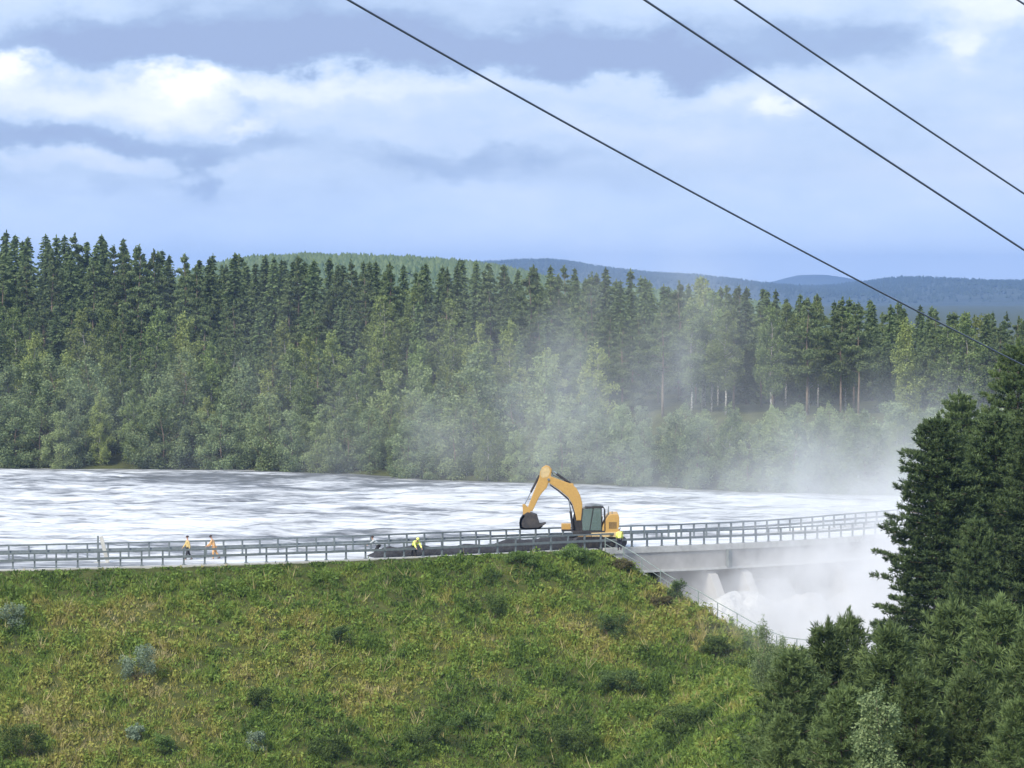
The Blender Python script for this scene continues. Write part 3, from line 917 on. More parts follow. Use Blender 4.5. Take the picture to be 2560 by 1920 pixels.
# ------------------------------------------------------------------ grass bank
vm = bpy.data.materials.new('bank_grass'); vm.use_nodes = True
N, L = vm.node_tree.nodes, vm.node_tree.links
P = N['Principled BSDF']; P.inputs['Roughness'].default_value = .7; P.inputs['Specular IOR Level'].default_value = .2
g = N.new('ShaderNodeNewGeometry')
at = N.new('ShaderNodeAttribute'); at.attribute_name = 'tint'
r = N.new('ShaderNodeValToRGB'); L.new(at.outputs['Fac'], r.inputs[0]); e = r.color_ramp.elements
# tint carries the plant's own colour: dark herb, mid green, fresh green, olive, ochre, straw
e[0].position = 0; e[0].color = (.042, .070, .018, 1); e[1].position = 1; e[1].color = (.46, .41, .22, 1)
for p_, c_ in ((.2, (.098, .160, .034)), (.4, (.165, .250, .048)), (.58, (.235, .285, .062)), (.75, (.32, .30, .08)), (.88, (.37, .32, .14))):
    x_ = e.new(p_); x_.color = (*c_, 1)
L.new(r.outputs[0], P.inputs['Base Color'])
tr = N.new('ShaderNodeBsdfTranslucent'); L.new(r.outputs[0], tr.inputs[0])
ms = N.new('ShaderNodeMixShader'); ms.inputs[0].default_value = .25; L.new(P.outputs[0], ms.inputs[1]); L.new(tr.outputs[0], ms.inputs[2])
L.new(ms.outputs[0], N['Material Output'].inputs[0])


def bank_points(n, seed):
    r_ = np.random.default_rng(seed)
    x = r_.uniform(-56, 34, n); y = r_.uniform(138, 235, n)
    tx, ty = road_t(x); d = (road_y(x) - y) * tx
    we = (x - W0[0]) * WE[0] + (y - W0[1]) * WE[1]
    z = terrain(x, y); px = 1280 + F * x / y; py = 720 + F * (CZ - z) / y
    ok = (d > .15) & ((we < .05) | (y < 187)) & (px > -430) & (px < 2300) & (py < 2010)
    return x[ok], y[ok], z[ok], d[ok], px[ok], py[ok], r_


def tone(x, y, d, px, py, r_):
    """colour of the vegetation cover: ochre in the lower left and middle, fresh green by the road and at the right"""
    n1 = vnoise(x, y * .6, .16, 3, 21); n2 = vnoise(x, y * .7, .55, 3, 22); n3 = vnoise(x, y * .8, 1.8, 2, 23)
    g_ = .44 + (n1 - .5) * .8 + (n2 - .5) * .65 + (n3 - .5) * .5
    dry = np.exp(-((x + 31) / 8) ** 2 - ((d - 5.5) / 2.2) ** 2) * .28 + np.exp(-((x + 25) / 5) ** 2 - ((d - 8) / 3) ** 2) * .12 \
        + np.exp(-((x - 7) / 6) ** 2 - ((d - 13) / 3.5) ** 2) * .24 + np.exp(-((x + 33) / 6) ** 2 - ((d - 21) / 4) ** 2) * .25 + np.exp(-((x + 12) / 9) ** 2 - ((d - 16) / 6) ** 2) * .14
    fresh = np.exp(-(d / 2.2) ** 2) * .08 + sstep(3, 14, x) * .08
    g_ = g_ + dry * 1.25 - fresh
    w_ = np.exp(-(d / 3.2) ** 2) * .75
    g_ = g_ - .03 + np.exp(-((x - 11) / 5) ** 2 - ((d - 10) / 4) ** 2) * .12
    return np.clip(g_ * (1 - w_) + (.36 + .25 * (n3 - .5)) * w_, 0, 1)


def edge(x, y):
    we = (x - W0[0]) * WE[0] + (y - W0[1]) * WE[1]; return .22 * np.exp(-((we + .6) / 1.1) ** 2) * (y > 190)


def soup(n, seed, per, spread, hl, wl, name, label, leafy):
    x, y, z, d, px, py, r_ = bank_points(n, seed); k = len(x)
    t0 = tone(x, y, d, px, py, r_) + edge(x, y)
    mound = vnoise(x, y, .9, 3, 31); big = vnoise(x, y, .3, 2, 32)
    hgt = (.22 + 1.7 * mound ** 2 + .5 * (big - .4)) * sstep(-.3, 2.5, d) * (1 - .0 * d)
    hgt = np.clip(hgt, .16, 1.4) * np.where(d < 1.2, .45, 1)
    if leafy: sel = r_.random(k) < np.clip((mound - .38) * 4, .05, 1)
    else: sel = np.ones(k, bool)
    x, y, z, t0, hgt = x[sel], y[sel], z[sel], t0[sel], hgt[sel]; k = len(x)
    X = np.repeat(x, per) + r_.normal(size=k * per) * spread; Y = np.repeat(y, per) + r_.normal(size=k * per) * spread
    tall = r_.random(k) < .012; hgt = np.where(tall & (not leafy), hgt * 1.5 + .35, hgt); t0 = np.where(tall & (not leafy), .93, t0)
    Hh = np.repeat(hgt, per) * r_.uniform(.55, 1.15, k * per); Z = np.repeat(z, per) - .05; n = k * per
    T = np.repeat(t0 + r_.normal(size=k) * .05, per) + r_.normal(size=n) * .03
    if leafy:
        Z = Z + Hh * r_.random(n) ** .7 * hl
        T = np.clip(T - .18 + .08 * r_.random(n), 0, .7)
        C = np.stack([X, Y, Z], 1); A = r_.normal(size=(n, 3)) + np.array([0, 0, .3])
        me = leaves(C, A, r_.uniform(.14, .36, n), r_.uniform(.07, .17, n), T, name, vm, r_)
    else:
        lean = r_.normal(size=(n, 2)) * .28
        top = np.stack([X + lean[:, 0] * Hh, Y + lean[:, 1] * Hh, Z + Hh * hl], 1)
        az = r_.random(n) * 6.283; w = wl * r_.uniform(.6, 1.5, n)
        ox = np.stack([np.cos(az) * w, np.sin(az) * w, np.zeros(n)], 1); b0 = np.stack([X, Y, Z], 1)
        Vv = np.stack([b0 - ox, b0 + ox, top], 1).reshape(-1, 3)
        me = npmesh(name, Vv, np.arange(n * 3).reshape(-1, 3), vm, False, np.clip(T, 0, 1))
    return obj(name, me, kind='stuff', label=label, cat=name)


soup(148000, 41, 6, .08, .62, .034, 'grass', 'uneven green and ochre grass covering the dam bank', False)
soup(103000, 42, 7, .12, .75, .05, 'weeds', 'leafy green weeds growing in clumps over the bank', True)

# bushes on the bank, each its own
M['willow'] = leafmat('grey_willow_leaves', (.13, .18, .12), (.32, .40, .29), .1, .25)
M['darkbush'] = leafmat('dark_bush_leaves', (.05, .085, .028), (.12, .18, .055), .1, .2)
M['brightbush'] = leafmat('bright_bush_leaves', (.08, .14, .035), (.2, .29, .08), .1, .3)
M['brownbush'] = leafmat('brown_bush_leaves', (.07, .065, .03), (.17, .15, .07), .1, .2)


def bush(px, py, w_px, h_px, m, label, seed, per=340):
    # find where that ray meets the bank
    lo_, hi_ = 130.0, 240.0
    for Y_ in np.arange(130, 240, .25):
        p = pt(px, py, Y=float(Y_))
        if float(terrain(p.x, p.y)) >= p.z: break
    s = Y_ / F; H = h_px * s; W_ = w_px * s / 2; r_ = np.random.default_rng(seed); cl = []; limbs = []
    for i in range(16):
        az = r_.random() * 6.283; q = r_.random() ** .5; zz = r_.uniform(.2, .95) * H
        rr = W_ * q * (.5 + .5 * math.sin(min(1, zz / H + .25) * 2.4))
        cl.append((math.cos(az) * rr, math.sin(az) * rr, zz, .28 * W_ + .08, .22 * H)); limbs.append((.02, az, rr + .05, zz / (rr + .3)))
    o = empty('bush', (p.x, p.y, float(terrain(p.x, p.y)) - .05), label=label, cat='bush')
    me = clumpy(seed, H, cl, per * 2.2, .17, .055, M[m], 0, .5); me.name = 'foliage'
    link(bpy.data.objects.new('foliage', me), o)
    st = MB()
    for (z0, az, ln, up) in limbs[:8]: st.tube([(0, 0, 0), (math.cos(az) * ln * .5, math.sin(az) * ln * .5, up * ln * .55), (math.cos(az) * ln, math.sin(az) * ln, up * ln)], [.02, .015, .006], 4)
    st.build('stems', M['bark'], o)


for i, a in enumerate([
        (345, 1705, 92, 85, 'willow', 'silvery grey-green willow bush alone in the middle of the left bank'),
        (30, 1570, 70, 60, 'willow', 'pale leafy bush at the left edge of the bank'),
        (850, 1620, 60, 48, 'darkbush', 'dark green bush upper middle of the bank below the bending worker'),
        (650, 1770, 70, 52, 'alderb', 'mid-green bush between the willow and the lower middle'),
        (1180, 1830, 110, 56, 'brightbush', 'bright yellow-green bush low in the middle of the bank'),
        (1235, 1545, 70, 60, 'alderb', 'grey-green upright bush below the excavator bucket'),
        (1525, 1600, 95, 62, 'darkbush', 'dark green bush below the excavator cab'),
        (1545, 1730, 110, 50, 'darkbush', 'wide dark bush in the lower middle right of the bank'),
        (1430, 1405, 90, 42, 'brightbush', 'fresh green bush on the crest in front of the excavator tracks'),
        (1300, 1412, 80, 30, 'brightbush', 'low bright bush on the crest left of the tracks'),
        (1560, 1425, 70, 24, 'brownbush', 'brown dry shrub on the crest beside the handrail top'),
        (1692, 1500, 46, 46, 'darkbush', 'round dark bush growing through the handrail'),
        (1650, 1515, 60, 22, 'brownbush', 'reddish brown scrub left of the round handrail bush'),
        (60, 1895, 120, 80, 'alderb', 'leafy bush in the bottom left corner'),
        (340, 1850, 44, 40, 'willow', 'small pale sprig standing in the lower left grass'),
        (395, 1880, 70, 40, 'brightbush', 'pale green tuft at the bottom left of the bank'),
        (640, 1890, 60, 55, 'willow', 'pale grey sprig at the bottom middle left'),
        (820, 1895, 110, 50, 'alderb', 'green bush at the bottom edge left of centre'),
        (1050, 1870, 120, 60, 'alderb', 'mid-green bush at the bottom edge in the centre'),
        (1420, 1880, 130, 70, 'alderb', 'broad leafy bush at the bottom edge right of centre'),
        (1700, 1840, 150, 70, 'alderb', 'leafy green bush near the dark young pines'),
        (1790, 1640, 110, 46, 'alderb', 'green bush on the lower bank below the handrail'),
        (1880, 1690, 100, 60, 'alderb', 'green bush between the handrail foot and the young pines'),
        ]):
    M.setdefault('alderb', leafmat('bank_bush_leaves', (.055, .09, .025), (.16, .225, .055), .15, .3))
    bush(*a, 300 + i)


# ------------------------------------------------------------------ dark mound along the road
def mound():
    x0, x1 = -9.6, 9.3; XX = np.arange(x0, x1, .3); vs = []; K = 9
    for i, x in enumerate(XX):
        f = min(1, (x - x0) / 1.6, (x1 - x) / 2.5) ** .8 if x > x0 else 0
        h = (.78 + .20 * math.sin(x * .45) + .12 * math.sin(x * 1.9)) * f
        for j in range(K):
            a = j / (K - 1); d = -.75 - 2.3 * a
            z = h * math.sin(a * math.pi) ** .75 + (float(vnoise(x, d, 1.6, 3, 61)) - .5) * .18 * f
            vs.append(rp(x, d, max(z, 0) + .004 if 0 < j < K - 1 else -.05))
    n = len(XX)
    mb = MB(); mb.add(vs, [(i * K + j, i * K + j + 1, (i + 1) * K + j + 1, (i + 1) * K + j) for i in range(n - 1) for j in range(K - 1)])
    mb.build('gravel_mound', M['gravel'], smooth=True, label='long low ridge of dark fill heaped along the road behind the rail', cat='mound')


mound()

# grey slanted post with board by the left rail
tp = pt(255, 1400, Y=203.5); fx, fy = tp.x, tp.y; z0 = float(road_z(fx))
o = empty('barrier_arm', (fx, fy, z0), label='grey post with a raised slanted board standing on the road at left', cat='barrier')
MB().box((-.28, 0, .98), (.12, .12, 1.96)).build('post', M['steel'], o, bevel=.01)
MB().box((.18, 0, .95), (.26, .08, 2.0), Matrix.Rotation(R(-14), 3, 'Y')).build('board', M['kerb'], o, bevel=.01)
MB().box((-.05, 0, .05), (1.0, .5, .1)).build('base', M['kerb'], o, bevel=.01)


# ------------------------------------------------------------------ excavator
ex = empty('excavator', (*(pt(1440, 1368, Y=216.5)[:2]), float(road_z(4.8)) + .004), label='yellow tracked excavator with raised bent arm and black bucket on the dam road', cat='excavator')
Z = lambda zx, zy: ((zx - 1106) / 184.1, (1382.5 - zy) / 184.1)
zp = lambda pts: [Z(*p) for p in pts]
th = R(24)
RT = Matrix.Rotation(th, 3, 'Z')


def epart(mb, name, m, parent=None, bevel=.02, **k): return mb.build(name, m, parent or ex, bevel=bevel, **k)


# superstructure centre is near x=1.3; tracks follow the road
CXX = 1.25
for sgn in (-1, 1):
    prof = []
    L2, r0 = 1.75, .43
    for i in range(9): a = -math.pi / 2 + math.pi * i / 8; prof.append((L2 + r0 * math.cos(a), .45 + r0 * math.sin(a)))
    for i in range(9): a = math.pi / 2 + math.pi * i / 8; prof.append((-L2 + r0 * math.cos(a), .45 + r0 * math.sin(a)))
    mb = MB(); mb.prism(prof, -.3, .3)
    for i in range(20): mb.box((-1.7 + i * .18, 0, .895), (.11, .62, .05)); mb.box((-1.7 + i * .18, 0, .02), (.11, .62, .04))
    mb.v = [tuple(RT @ Vector((v[0], v[1] + sgn * 1.15, v[2])) + Vector((CXX, 0, 0))) for v in mb.v]
    tr_ = epart(mb, 'track', M['black'], bevel=0)
    mb = MB()
    for i in range(6):
        c = Vector((-1.5 + i * .6, sgn * 1.15 - .33, .3)); mb.tube([RT @ c + Vector((CXX, 0, 0)), RT @ (c + Vector((0, .66, 0))) + Vector((CXX, 0, 0))], .15, 10)
    mb.build('roller', M['dirtysteel'], tr_)
mb = MB(); mb.box((CXX, 0, .62), (1.6, 1.7, .4), RT); mb.tube([(CXX, 0, .8), (CXX, 0, 1.1)], .62, 20); epart(mb, 'undercarriage', M['black'])
# revolving frame
mb = MB(); mb.prism([(-.25, 1.05), (3.05, 1.05), (3.05, 1.28), (-.25, 1.28)], -1.2, 1.2); epart(mb, 'revolving_frame', M['black'])
mb = MB(); mb.prism(zp([(1310, 1165), (1690, 1150), (1685, 1222), (1320, 1222)]), -1.27, -1.203); epart(mb, 'side_skirt', M['yellowpale'])
mb = MB(); mb.prism(zp([(1120, 1185), (1310, 1185), (1310, 1215), (1130, 1215)]), -1.26, -1.203); epart(mb, 'step', M['yellow'])
mb = MB(); mb.prism(zp([(905, 1065), (1035, 1065), (1035, 1142), (905, 1142)]), .35, 1.2); epart(mb, 'toolbox', M['yellow'])
mb = MB(); mb.prism(zp([(905, 1143), (1200, 1143), (1200, 1168), (905, 1168)]), .2, 1.2); epart(mb, 'walkway', M['black'])
# counterweight and hood
mb = MB(); mb.prism(zp([(1455, 1165), (1468, 1075), (1500, 1000), (1545, 925), (1585, 903), (1685, 905), (1700, 960), (1697, 1165)]), -1.22, 1.2)
epart(mb, 'counterweight', M['yellow'], bevel=.06)
mb = MB(); mb.prism(zp([(1330, 1165), (1454, 1165), (1470, 1060), (1480, 960), (1340, 960)]), .0, 1.2); epart(mb, 'engine_hood', M['yellow'], bevel=.04)
mb = MB()
for i in range(7): mb.box((Z(1560, 0)[0] + i * .085, -1.225, 1.75), (.04, .03, .5))
mb.build('grille', M['black'], ex)
mb = MB(); mb.prism(zp([(1040, 1168), (1070, 930), (1110, 850), (1190, 850), (1190, 1168)]), -.22, .22); epart(mb, 'boom_bracket', M['black'])
# cab: frame pillars, glass, roof, seat
cab = MB()
fr = zp([(1188, 1135), (1180, 1000), (1195, 835), (1230, 820), (1480, 815), (1498, 850), (1500, 1135)])
Y0, Y1 = -1.24, -.28
cab.prism(zp([(1188, 1135), (1500, 1135), (1500, 1168), (1188, 1168)]), Y0, Y1)
for yy in (Y0 + .03, Y1 - .03):
    for a, b_, r1 in ((fr[0], fr[1], .035), (fr[1], fr[2], .035), (fr[2], fr[3], .035), (fr[3], fr[4], .04), (fr[4], fr[5], .04), (fr[5], fr[6], .05), (Z(1340, 822), Z(1290, 1135), .05), (Z(1450, 822), Z(1452, 1135), .04)):
        cab.tube([(a[0], yy, a[1]), (b_[0], yy, b_[1])], r1, 6)
for p_ in fr[2:6]: cab.tube([(p_[0], Y0, p_[1]), (p_[0], Y1, p_[1])], .035, 6)
co = cab.build('cab', M['black'], ex)
MB().prism(zp([(1225, 818), (1235, 803), (1470, 798), (1484, 812)]), Y0 - .01, Y1 + .01).build('roof', M['black'], co, bevel=.02)
MB().prism(zp([(1325, 797), (1335, 785), (1440, 785), (1450, 797)]), Y0 + .2, Y1 - .2).build('roof_hatch', M['steel'], co, bevel=.02)
for yy in (Y0 + .012, Y1 - .012):
    MB().prism(zp([(1192, 1130), (1185, 1000), (1200, 840), (1335, 828), (1288, 1130)]), yy - .006, yy + .006).build('window', M['glass'], co)
    MB().prism(zp([(1296, 1130), (1345, 828), (1448, 826), (1450, 1130)]), yy - .006, yy + .006).build('window', M['glass'], co)
mb = MB(); a, b_ = fr[1], fr[2]
mb.add([(a[0], Y0 + .05, a[1]), (a[0], Y1 - .05, a[1]), (b_[0], Y1 - .05, b_[1]), (b_[0], Y0 + .05, b_[1])], [(0, 1, 2, 3)]); mb.build('windscreen', M['glass'], co)
MB().box((1.35, -.76, 1.9), (.5, .5, .14)).box((1.6, -.76, 2.25), (.14, .48, .7)).build('seat', M['rubber'], co, bevel=.03)
MB().prism(zp([(1300, 1100), (1300, 1130), (1340, 1130), (1345, 1060)]), -1.0, -.5).build('console', M['steel'], co)
for px_ in (1552, 1600):
    MB().tube([(Z(px_, 0)[0], -1.0, Z(0, 800 if px_ == 1552 else 870)[1]), (Z(px_, 0)[0], -1.0, Z(0, 930)[1])], .03, 8).build('exhaust_pipe' if px_ == 1600 else 'mirror_post', M['steel'], ex)
mb = MB(); hr_ = [Z(1500, 1000), Z(1500, 850), Z(1540, 835), Z(1545, 925)]
mb.tube([(p_[0], -.9, p_[1]) for p_ in hr_], .02, 6); mb.build('handrail', M['steel'], ex)

# boom, arm and bucket
BY = .26
mb = MB(); mb.prism(zp([(1110, 1010), (1085, 880), (1060, 790), (1000, 690), (880, 590), (740, 495), (712, 455), (722, 405), (760, 398), (880, 445), (1010, 490), (1065, 520), (1115, 565), (1165, 665), (1192, 770), (1196, 880), (1175, 1010)]), -BY, BY)
boom = epart(mb, 'boom', M['yellow'], bevel=.05)
mb = MB(); mb.prism(zp([(1108, 985), (1083, 880), (1056, 790), (996, 696), (878, 598), (738, 503), (742, 520), (870, 618), (985, 716), (1040, 800), (1068, 880), (1095, 985)]), -BY + .04, BY - .04); mb.build('underside_plate', M['black'], boom)
mb = MB(); mb.prism(zp([(635, 275), (690, 243), (738, 258), (770, 300), (757, 400), (722, 490), (700, 555), (640, 620), (592, 688), (545, 790), (500, 885), (425, 868), (452, 790), (505, 650), (560, 510), (596, 410), (608, 330)]), -.19, .19)
arm = epart(mb, 'arm', M['yellow'], bevel=.05)
MB().tube([(*Z(725, 440)[:1], -.32, Z(725, 440)[1]), (Z(725, 440)[0], .32, Z(725, 440)[1])], .1, 14).build('pivot_pin', M['steel'], arm)


mb = MB()
for yy in (-.12, .0, .12): mb.tube([(Z(*q)[0], yy, Z(*q)[1] + .05) for q in ((1180, 900), (1172, 760), (1130, 640), (1080, 545), (1010, 480), (880, 432), (790, 392), (760, 330))], .022, 6)
mb.build('hydraulic_hoses', M['rubber'], ex)
MB().prism(zp([(620, 300), (690, 262), (728, 275), (745, 330), (720, 400), (640, 420), (612, 380)]), -.197, .197).build('wear_plate', M['yellowpale'], arm)


def cyl(a, b_, fr_, rb, rr_, yy, nm='hydraulic_cylinder'):
    A_, B_ = Vector((Z(*a)[0], yy, Z(*a)[1])), Vector((Z(*b_)[0], yy, Z(*b_)[1])); Mid = A_.lerp(B_, fr_)
    mb = MB(); mb.tube([A_, Mid], rb, 12); c = mb.build(nm, M['black'], ex, smooth=False)
    MB().tube([Mid, B_], rr_, 10).build('rod', M['chrome'], c)


cyl((1045, 510), (790, 330), .82, .095, .05, 0)        # arm cylinder over the boom
MB().prism(zp([(1010, 540), (1030, 488), (1070, 500), (1075, 560)]), -.16, .16).build('cylinder_lug', M['yellow'], ex, bevel=.02)
cyl((598, 385), (392, 790), .58, .085, .045, 0)       # bucket cylinder in front of the arm
cyl((1062, 1120), (1010, 740), .62, .09, .05, -.38)   # boom lift cylinders
cyl((1062, 1120), (1010, 740), .62, .09, .05, .38)
MB().tube([(Z(1010, 740)[0], -.45, Z(1010, 740)[1]), (Z(1010, 740)[0], .45, Z(1010, 740)[1])], .06, 10).build('pivot_pin', M['steel'], ex)
mb = MB()
for yy in (-.2, .2): mb.prism(zp([(362, 792), (392, 780), (475, 870), (470, 905), (400, 935), (372, 935)]), yy - .03, yy + .03)
mb.build('bucket_linkage', M['yellow'], ex, bevel=.01)
# bucket: open shell of sides, curved back, lip
outer = [(372, 925), (330, 985), (318, 1050), (325, 1110), (390, 1132), (480, 1130), (600, 1122), (640, 1085)]
inner = [(400, 940), (362, 992), (350, 1048), (358, 1092), (400, 1110), (480, 1108), (590, 1100), (628, 1072)]
mb = MB(); mb.prism(zp(outer + inner[::-1]), -.6, .6)
for yy in (-.6, .57): mb.prism(zp([(372, 925), (330, 985), (318, 1050), (325, 1110), (390, 1132), (600, 1122), (645, 1082), (600, 1050), (565, 930), (500, 905), (430, 890)]), yy, yy + .03)
mb.prism(zp([(380, 925), (430, 892), (505, 905), (545, 930), (540, 945), (400, 950)]), -.57, .57)
bk = epart(mb, 'bucket', M['dirtysteel'], bevel=0)
for yy in np.linspace(-.52, .52, 5):
    MB().prism(zp([(590, 1050), (640, 1082), (690, 1045), (680, 1038), (630, 1052)]), yy - .05, yy + .05).build('tooth', M['dirtysteel'], bk)
MB().prism(zp([(400, 1000), (420, 960), (540, 950), (590, 1050), (560, 1095), (400, 1100)]), -.56, .56).build('earth_load', M['gravel'], bk, bevel=.05)


# ------------------------------------------------------------------ people
def skin_obj(name, verts, edges, radii, m, parent, root=0, sub=2):
    me = bpy.data.meshes.new(name); me.from_pydata([tuple(v) for v in verts], edges, []); me.update()
    o = obj(name, me, parent); md = o.modifiers.new('skin', 'SKIN'); md.use_smooth_shade = True; md.branch_smoothing = .3
    for i, r1 in enumerate(radii):
        r1 = r1 if hasattr(r1, '__len__') else (r1, r1)
        me.skin_vertices[0].data[i].radius = r1
    me.skin_vertices[0].data[root].use_root = True
    sb = o.modifiers.new('sub', 'SUBSURF'); sb.levels = sub; sb.render_levels = sub
    me.materials.append(m); return o


def person(loc, yaw, pose, cols, label, helmet=None, H=1.8):
    """pose: lean, leg angles (l, r) forward, knee bends, arm angles (l, r) forward and elbow bends. Faces local +X."""
    root = empty('person', loc, yaw, label=label, cat='person'); k = H / 1.8
    ln = pose.get('lean', 0); hipz = None
    D_ = lambda a: Vector((math.sin(a), 0, -math.cos(a)))
    legs = []
    for s_, la, kn in ((1, pose['legs'][0], pose['knees'][0]), (-1, pose['legs'][1], pose['knees'][1])):
        hip = Vector((0, s_ * .10, 0)); knee = hip + D_(la) * .43; ank = knee + D_(la - kn) * .42
        legs.append((hip, knee, ank))
    drop = max(-(l[2].z) for l in legs) + .07
    P0 = Vector((0, 0, drop)); up = Vector((math.sin(ln), 0, math.cos(ln)))
    V_ = [P0, P0 + up * .14, P0 + up * .32, P0 + up * .48, P0 + up * .57]
    hd = Vector((math.sin(ln * .6 + pose.get('head', 0)), 0, math.cos(ln * .6 + pose.get('head', 0))))
    nk = V_[4]; V_ += [nk + hd * .07, nk + hd * .15 + Vector((.01, 0, 0)), nk + hd * .24]
    Rr = [(.13, .10), (.12, .09), (.14, .10), (.13, .09), .055, .06, (.085, .095), (.07, .08)]
    E = [(0, 1), (1, 2), (2, 3), (3, 4), (4, 5), (5, 6), (6, 7)]
    nose = len(V_); V_.append(V_[6] + Vector((hd.z, 0, -hd.x)) * .105); Rr.append(.014); E.append((6, nose))
    armi = []
    for s_, aa, eb in ((1, pose['arms'][0], pose['elbows'][0]), (-1, pose['arms'][1], pose['elbows'][1])):
        sh = V_[3] + Vector((0, s_ * .19, 0)); el = sh + D_(aa) * .29 + Vector((0, s_ * .04, 0)); wr = el + D_(aa + eb) * .25; pa = wr + D_(aa + eb) * .07
        i = len(V_); V_ += [sh, el, wr, pa]; Rr += [.065, .045, .028, (.03, .018)]; E += [(3, i), (i, i + 1), (i + 1, i + 2), (i + 2, i + 3)]
        armi.append(i)
        dd_ = D_(aa + eb)
        for q, l_ in zip((-.027, -.009, .009, .027), (.06, .072, .068, .05)):
            j = len(V_); a1 = pa + Vector((0, q, 0)) + dd_ * .025; a2 = a1 + (dd_ + Vector((-.3, 0, 0))).normalized() * l_
            V_ += [a1, a2]; Rr += [.009, .007]; E += [(i + 3, j), (j, j + 1)]
        j = len(V_); V_ += [wr + Vector((.03, -s_ * .02, 0)) + dd_ * .03, wr + Vector((.05, -s_ * .025, 0)) + dd_ * .07]; Rr += [.011, .008]; E += [(i + 2, j), (j, j + 1)]
    for hip, knee, ank in legs:
        i = len(V_); V_ += [P0 + hip, P0 + knee, P0 + ank, P0 + ank + Vector((.15, 0, -.045))]; Rr += [.085, .055, .04, (.04, .03)]; E += [(0, i), (i, i + 1), (i + 1, i + 2), (i + 2, i + 3)]
    sc = lambda vs: [v * k for v in vs]
    skin_obj('body', sc(V_), E, Rr, cols['skin'], root)
    # jacket and trousers as fuller shells round the same skeleton
    JV = [V_[0] + up * -.02, V_[1], V_[2], V_[3], V_[3] + up * .06]; JR = [(.19, .14), (.175, .135), (.19, .15), (.175, .13), (.085, .08)]; JE = [(0, 1), (1, 2), (2, 3), (3, 4)]
    bk_ = pose.get('bulk', 1); JR = [(a_ * bk_, b_ * bk_) for a_, b_ in JR]
    for a in armi:
        i = len(JV); JV += [V_[a], V_[a + 1], V_[a + 2]]; JR += [.09, .072, .055]; JE += [(3, i), (i, i + 1), (i + 1, i + 2)]
    skin_obj('jacket', sc(JV), JE, JR, cols['top'], root)
    TV = [P0 + up * .04]; TR = [(.165, .13)]; TE = []
    for hip, knee, ank in legs:
        i = len(TV); TV += [P0 + hip + Vector((0, 0, -.05)), P0 + knee, P0 + ank + Vector((0, 0, .04))]; TR += [.11, .085, .07]; TE += [(0, i), (i, i + 1), (i + 1, i + 2)]
    skin_obj('trousers', sc(TV), TE, TR, cols['legs'], root)
    for hip, knee, ank in legs:
        skin_obj('boot', sc([P0 + ank + Vector((-.03, 0, .05)), P0 + ank + Vector((-.02, 0, -.02)), P0 + ank + Vector((.16, 0, -.03))]), [(0, 1), (1, 2)], [.06, .05, .042], cols['boot'], root, 0, 1)
    # hair or helmet: a cap over the upper head
    bm = bmesh.new(); bmesh.ops.create_uvsphere(bm, u_segments=14, v_segments=10, radius=.118)
    bmesh.ops.delete(bm, geom=[v for v in bm.verts if v.co.z < -.03], context='VERTS')
    if helmet == 'brim': bmesh.ops.create_cone(bm, segments=14, radius1=.15, radius2=.118, depth=.02, matrix=Matrix.Translation((.02, 0, -.02)))
    me = bpy.data.meshes.new('cap'); bm.to_mesh(me); bm.free(); me.materials.append(cols['head'])
    for p_ in me.polygons: p_.use_smooth = True
    c = obj('helmet' if helmet else 'hair', me, root); c.location = (V_[6] + hd * .035 - Vector((.012, 0, 0))) * k
    c.rotation_euler = (0, math.atan2(hd.x, hd.z), 0); c.scale = (k, k, k)
    return root


skin = mat('skin', (.5, .3, .22), .6)
tanm = mat('tan_workwear', (.62, .48, .22), .8, noise=(9, (.5, .36, .14), .2))
tan2 = mat('orange_tan_workwear', (.66, .42, .22), .8, noise=(9, (.55, .3, .12), .2))
blackc = mat('black_cloth', (.02, .02, .025), .9, noise=(9, (.035, .035, .04), .2))
greyc = mat('pale_grey_cloth', (.42, .46, .47), .85, noise=(9, (.33, .36, .38), .2))
hiv = mat('high_visibility_yellow', (.75, .85, .12), .7, noise=(12, (.85, .9, .3), .2))
hairm = mat('dark_hair', (.04, .022, .02), .8)
hg = mat('dark_helmet', (.03, .03, .045), .4)


def at_road(px, py, Y_):
    p = pt(px, py, Y=Y_); return (p.x, p.y, float(road_z(p.x)) + .004)


person(at_road(470, 1398, 205.6), R(-160), dict(lean=.05, legs=(.28, -.22), knees=(.1, .3), arms=(-.3, .35), elbows=(.3, .4)),
       dict(skin=skin, top=tanm, legs=blackc, boot=blackc, head=hairm), 'person in tan jacket and black trousers walking along the road', None, 1.84)
person(at_road(536, 1396, 206.2), R(175), dict(lean=.30, head=.25, legs=(.15, -.25), knees=(.15, .35), arms=(.5, .3), elbows=(.5, .6)),
       dict(skin=skin, top=tan2, legs=tan2, boot=blackc, head=hairm), 'person in all tan-orange workwear stooping forward beside the other walker', None, 1.84)
person(at_road(946, 1386, 208.2), R(180), dict(bulk=1.15, lean=.8, head=-.4, legs=(.6, .25), knees=(.9, .7), arms=(.9, .7), elbows=(.3, .4)),
       dict(skin=skin, top=greyc, legs=blackc, boot=blackc, head=hairm), 'person in pale grey top crouching at the end of the dark mound', None, 1.8)
person(at_road(1035, 1397, 207.4), R(-60), dict(bulk=1.3, lean=.95, head=.1, legs=(.15, -.1), knees=(.2, .1), arms=(.5, .6), elbows=(.3, .3)),
       dict(skin=skin, top=hiv, legs=blackc, boot=blackc, head=hiv), 'person in bright yellow high-visibility jacket bending over the rail', 'cap', 1.85)
person(at_road(1549, 1378, 214.6), R(90), dict(lean=.12, legs=(.05, -.05), knees=(.05, .05), arms=(.1, .2), elbows=(.5, .3)),
       dict(skin=skin, top=hiv, legs=hg, boot=blackc, head=greyc), 'person in yellow-green vest and pale helmet standing behind the excavator', 'brim', 1.75)


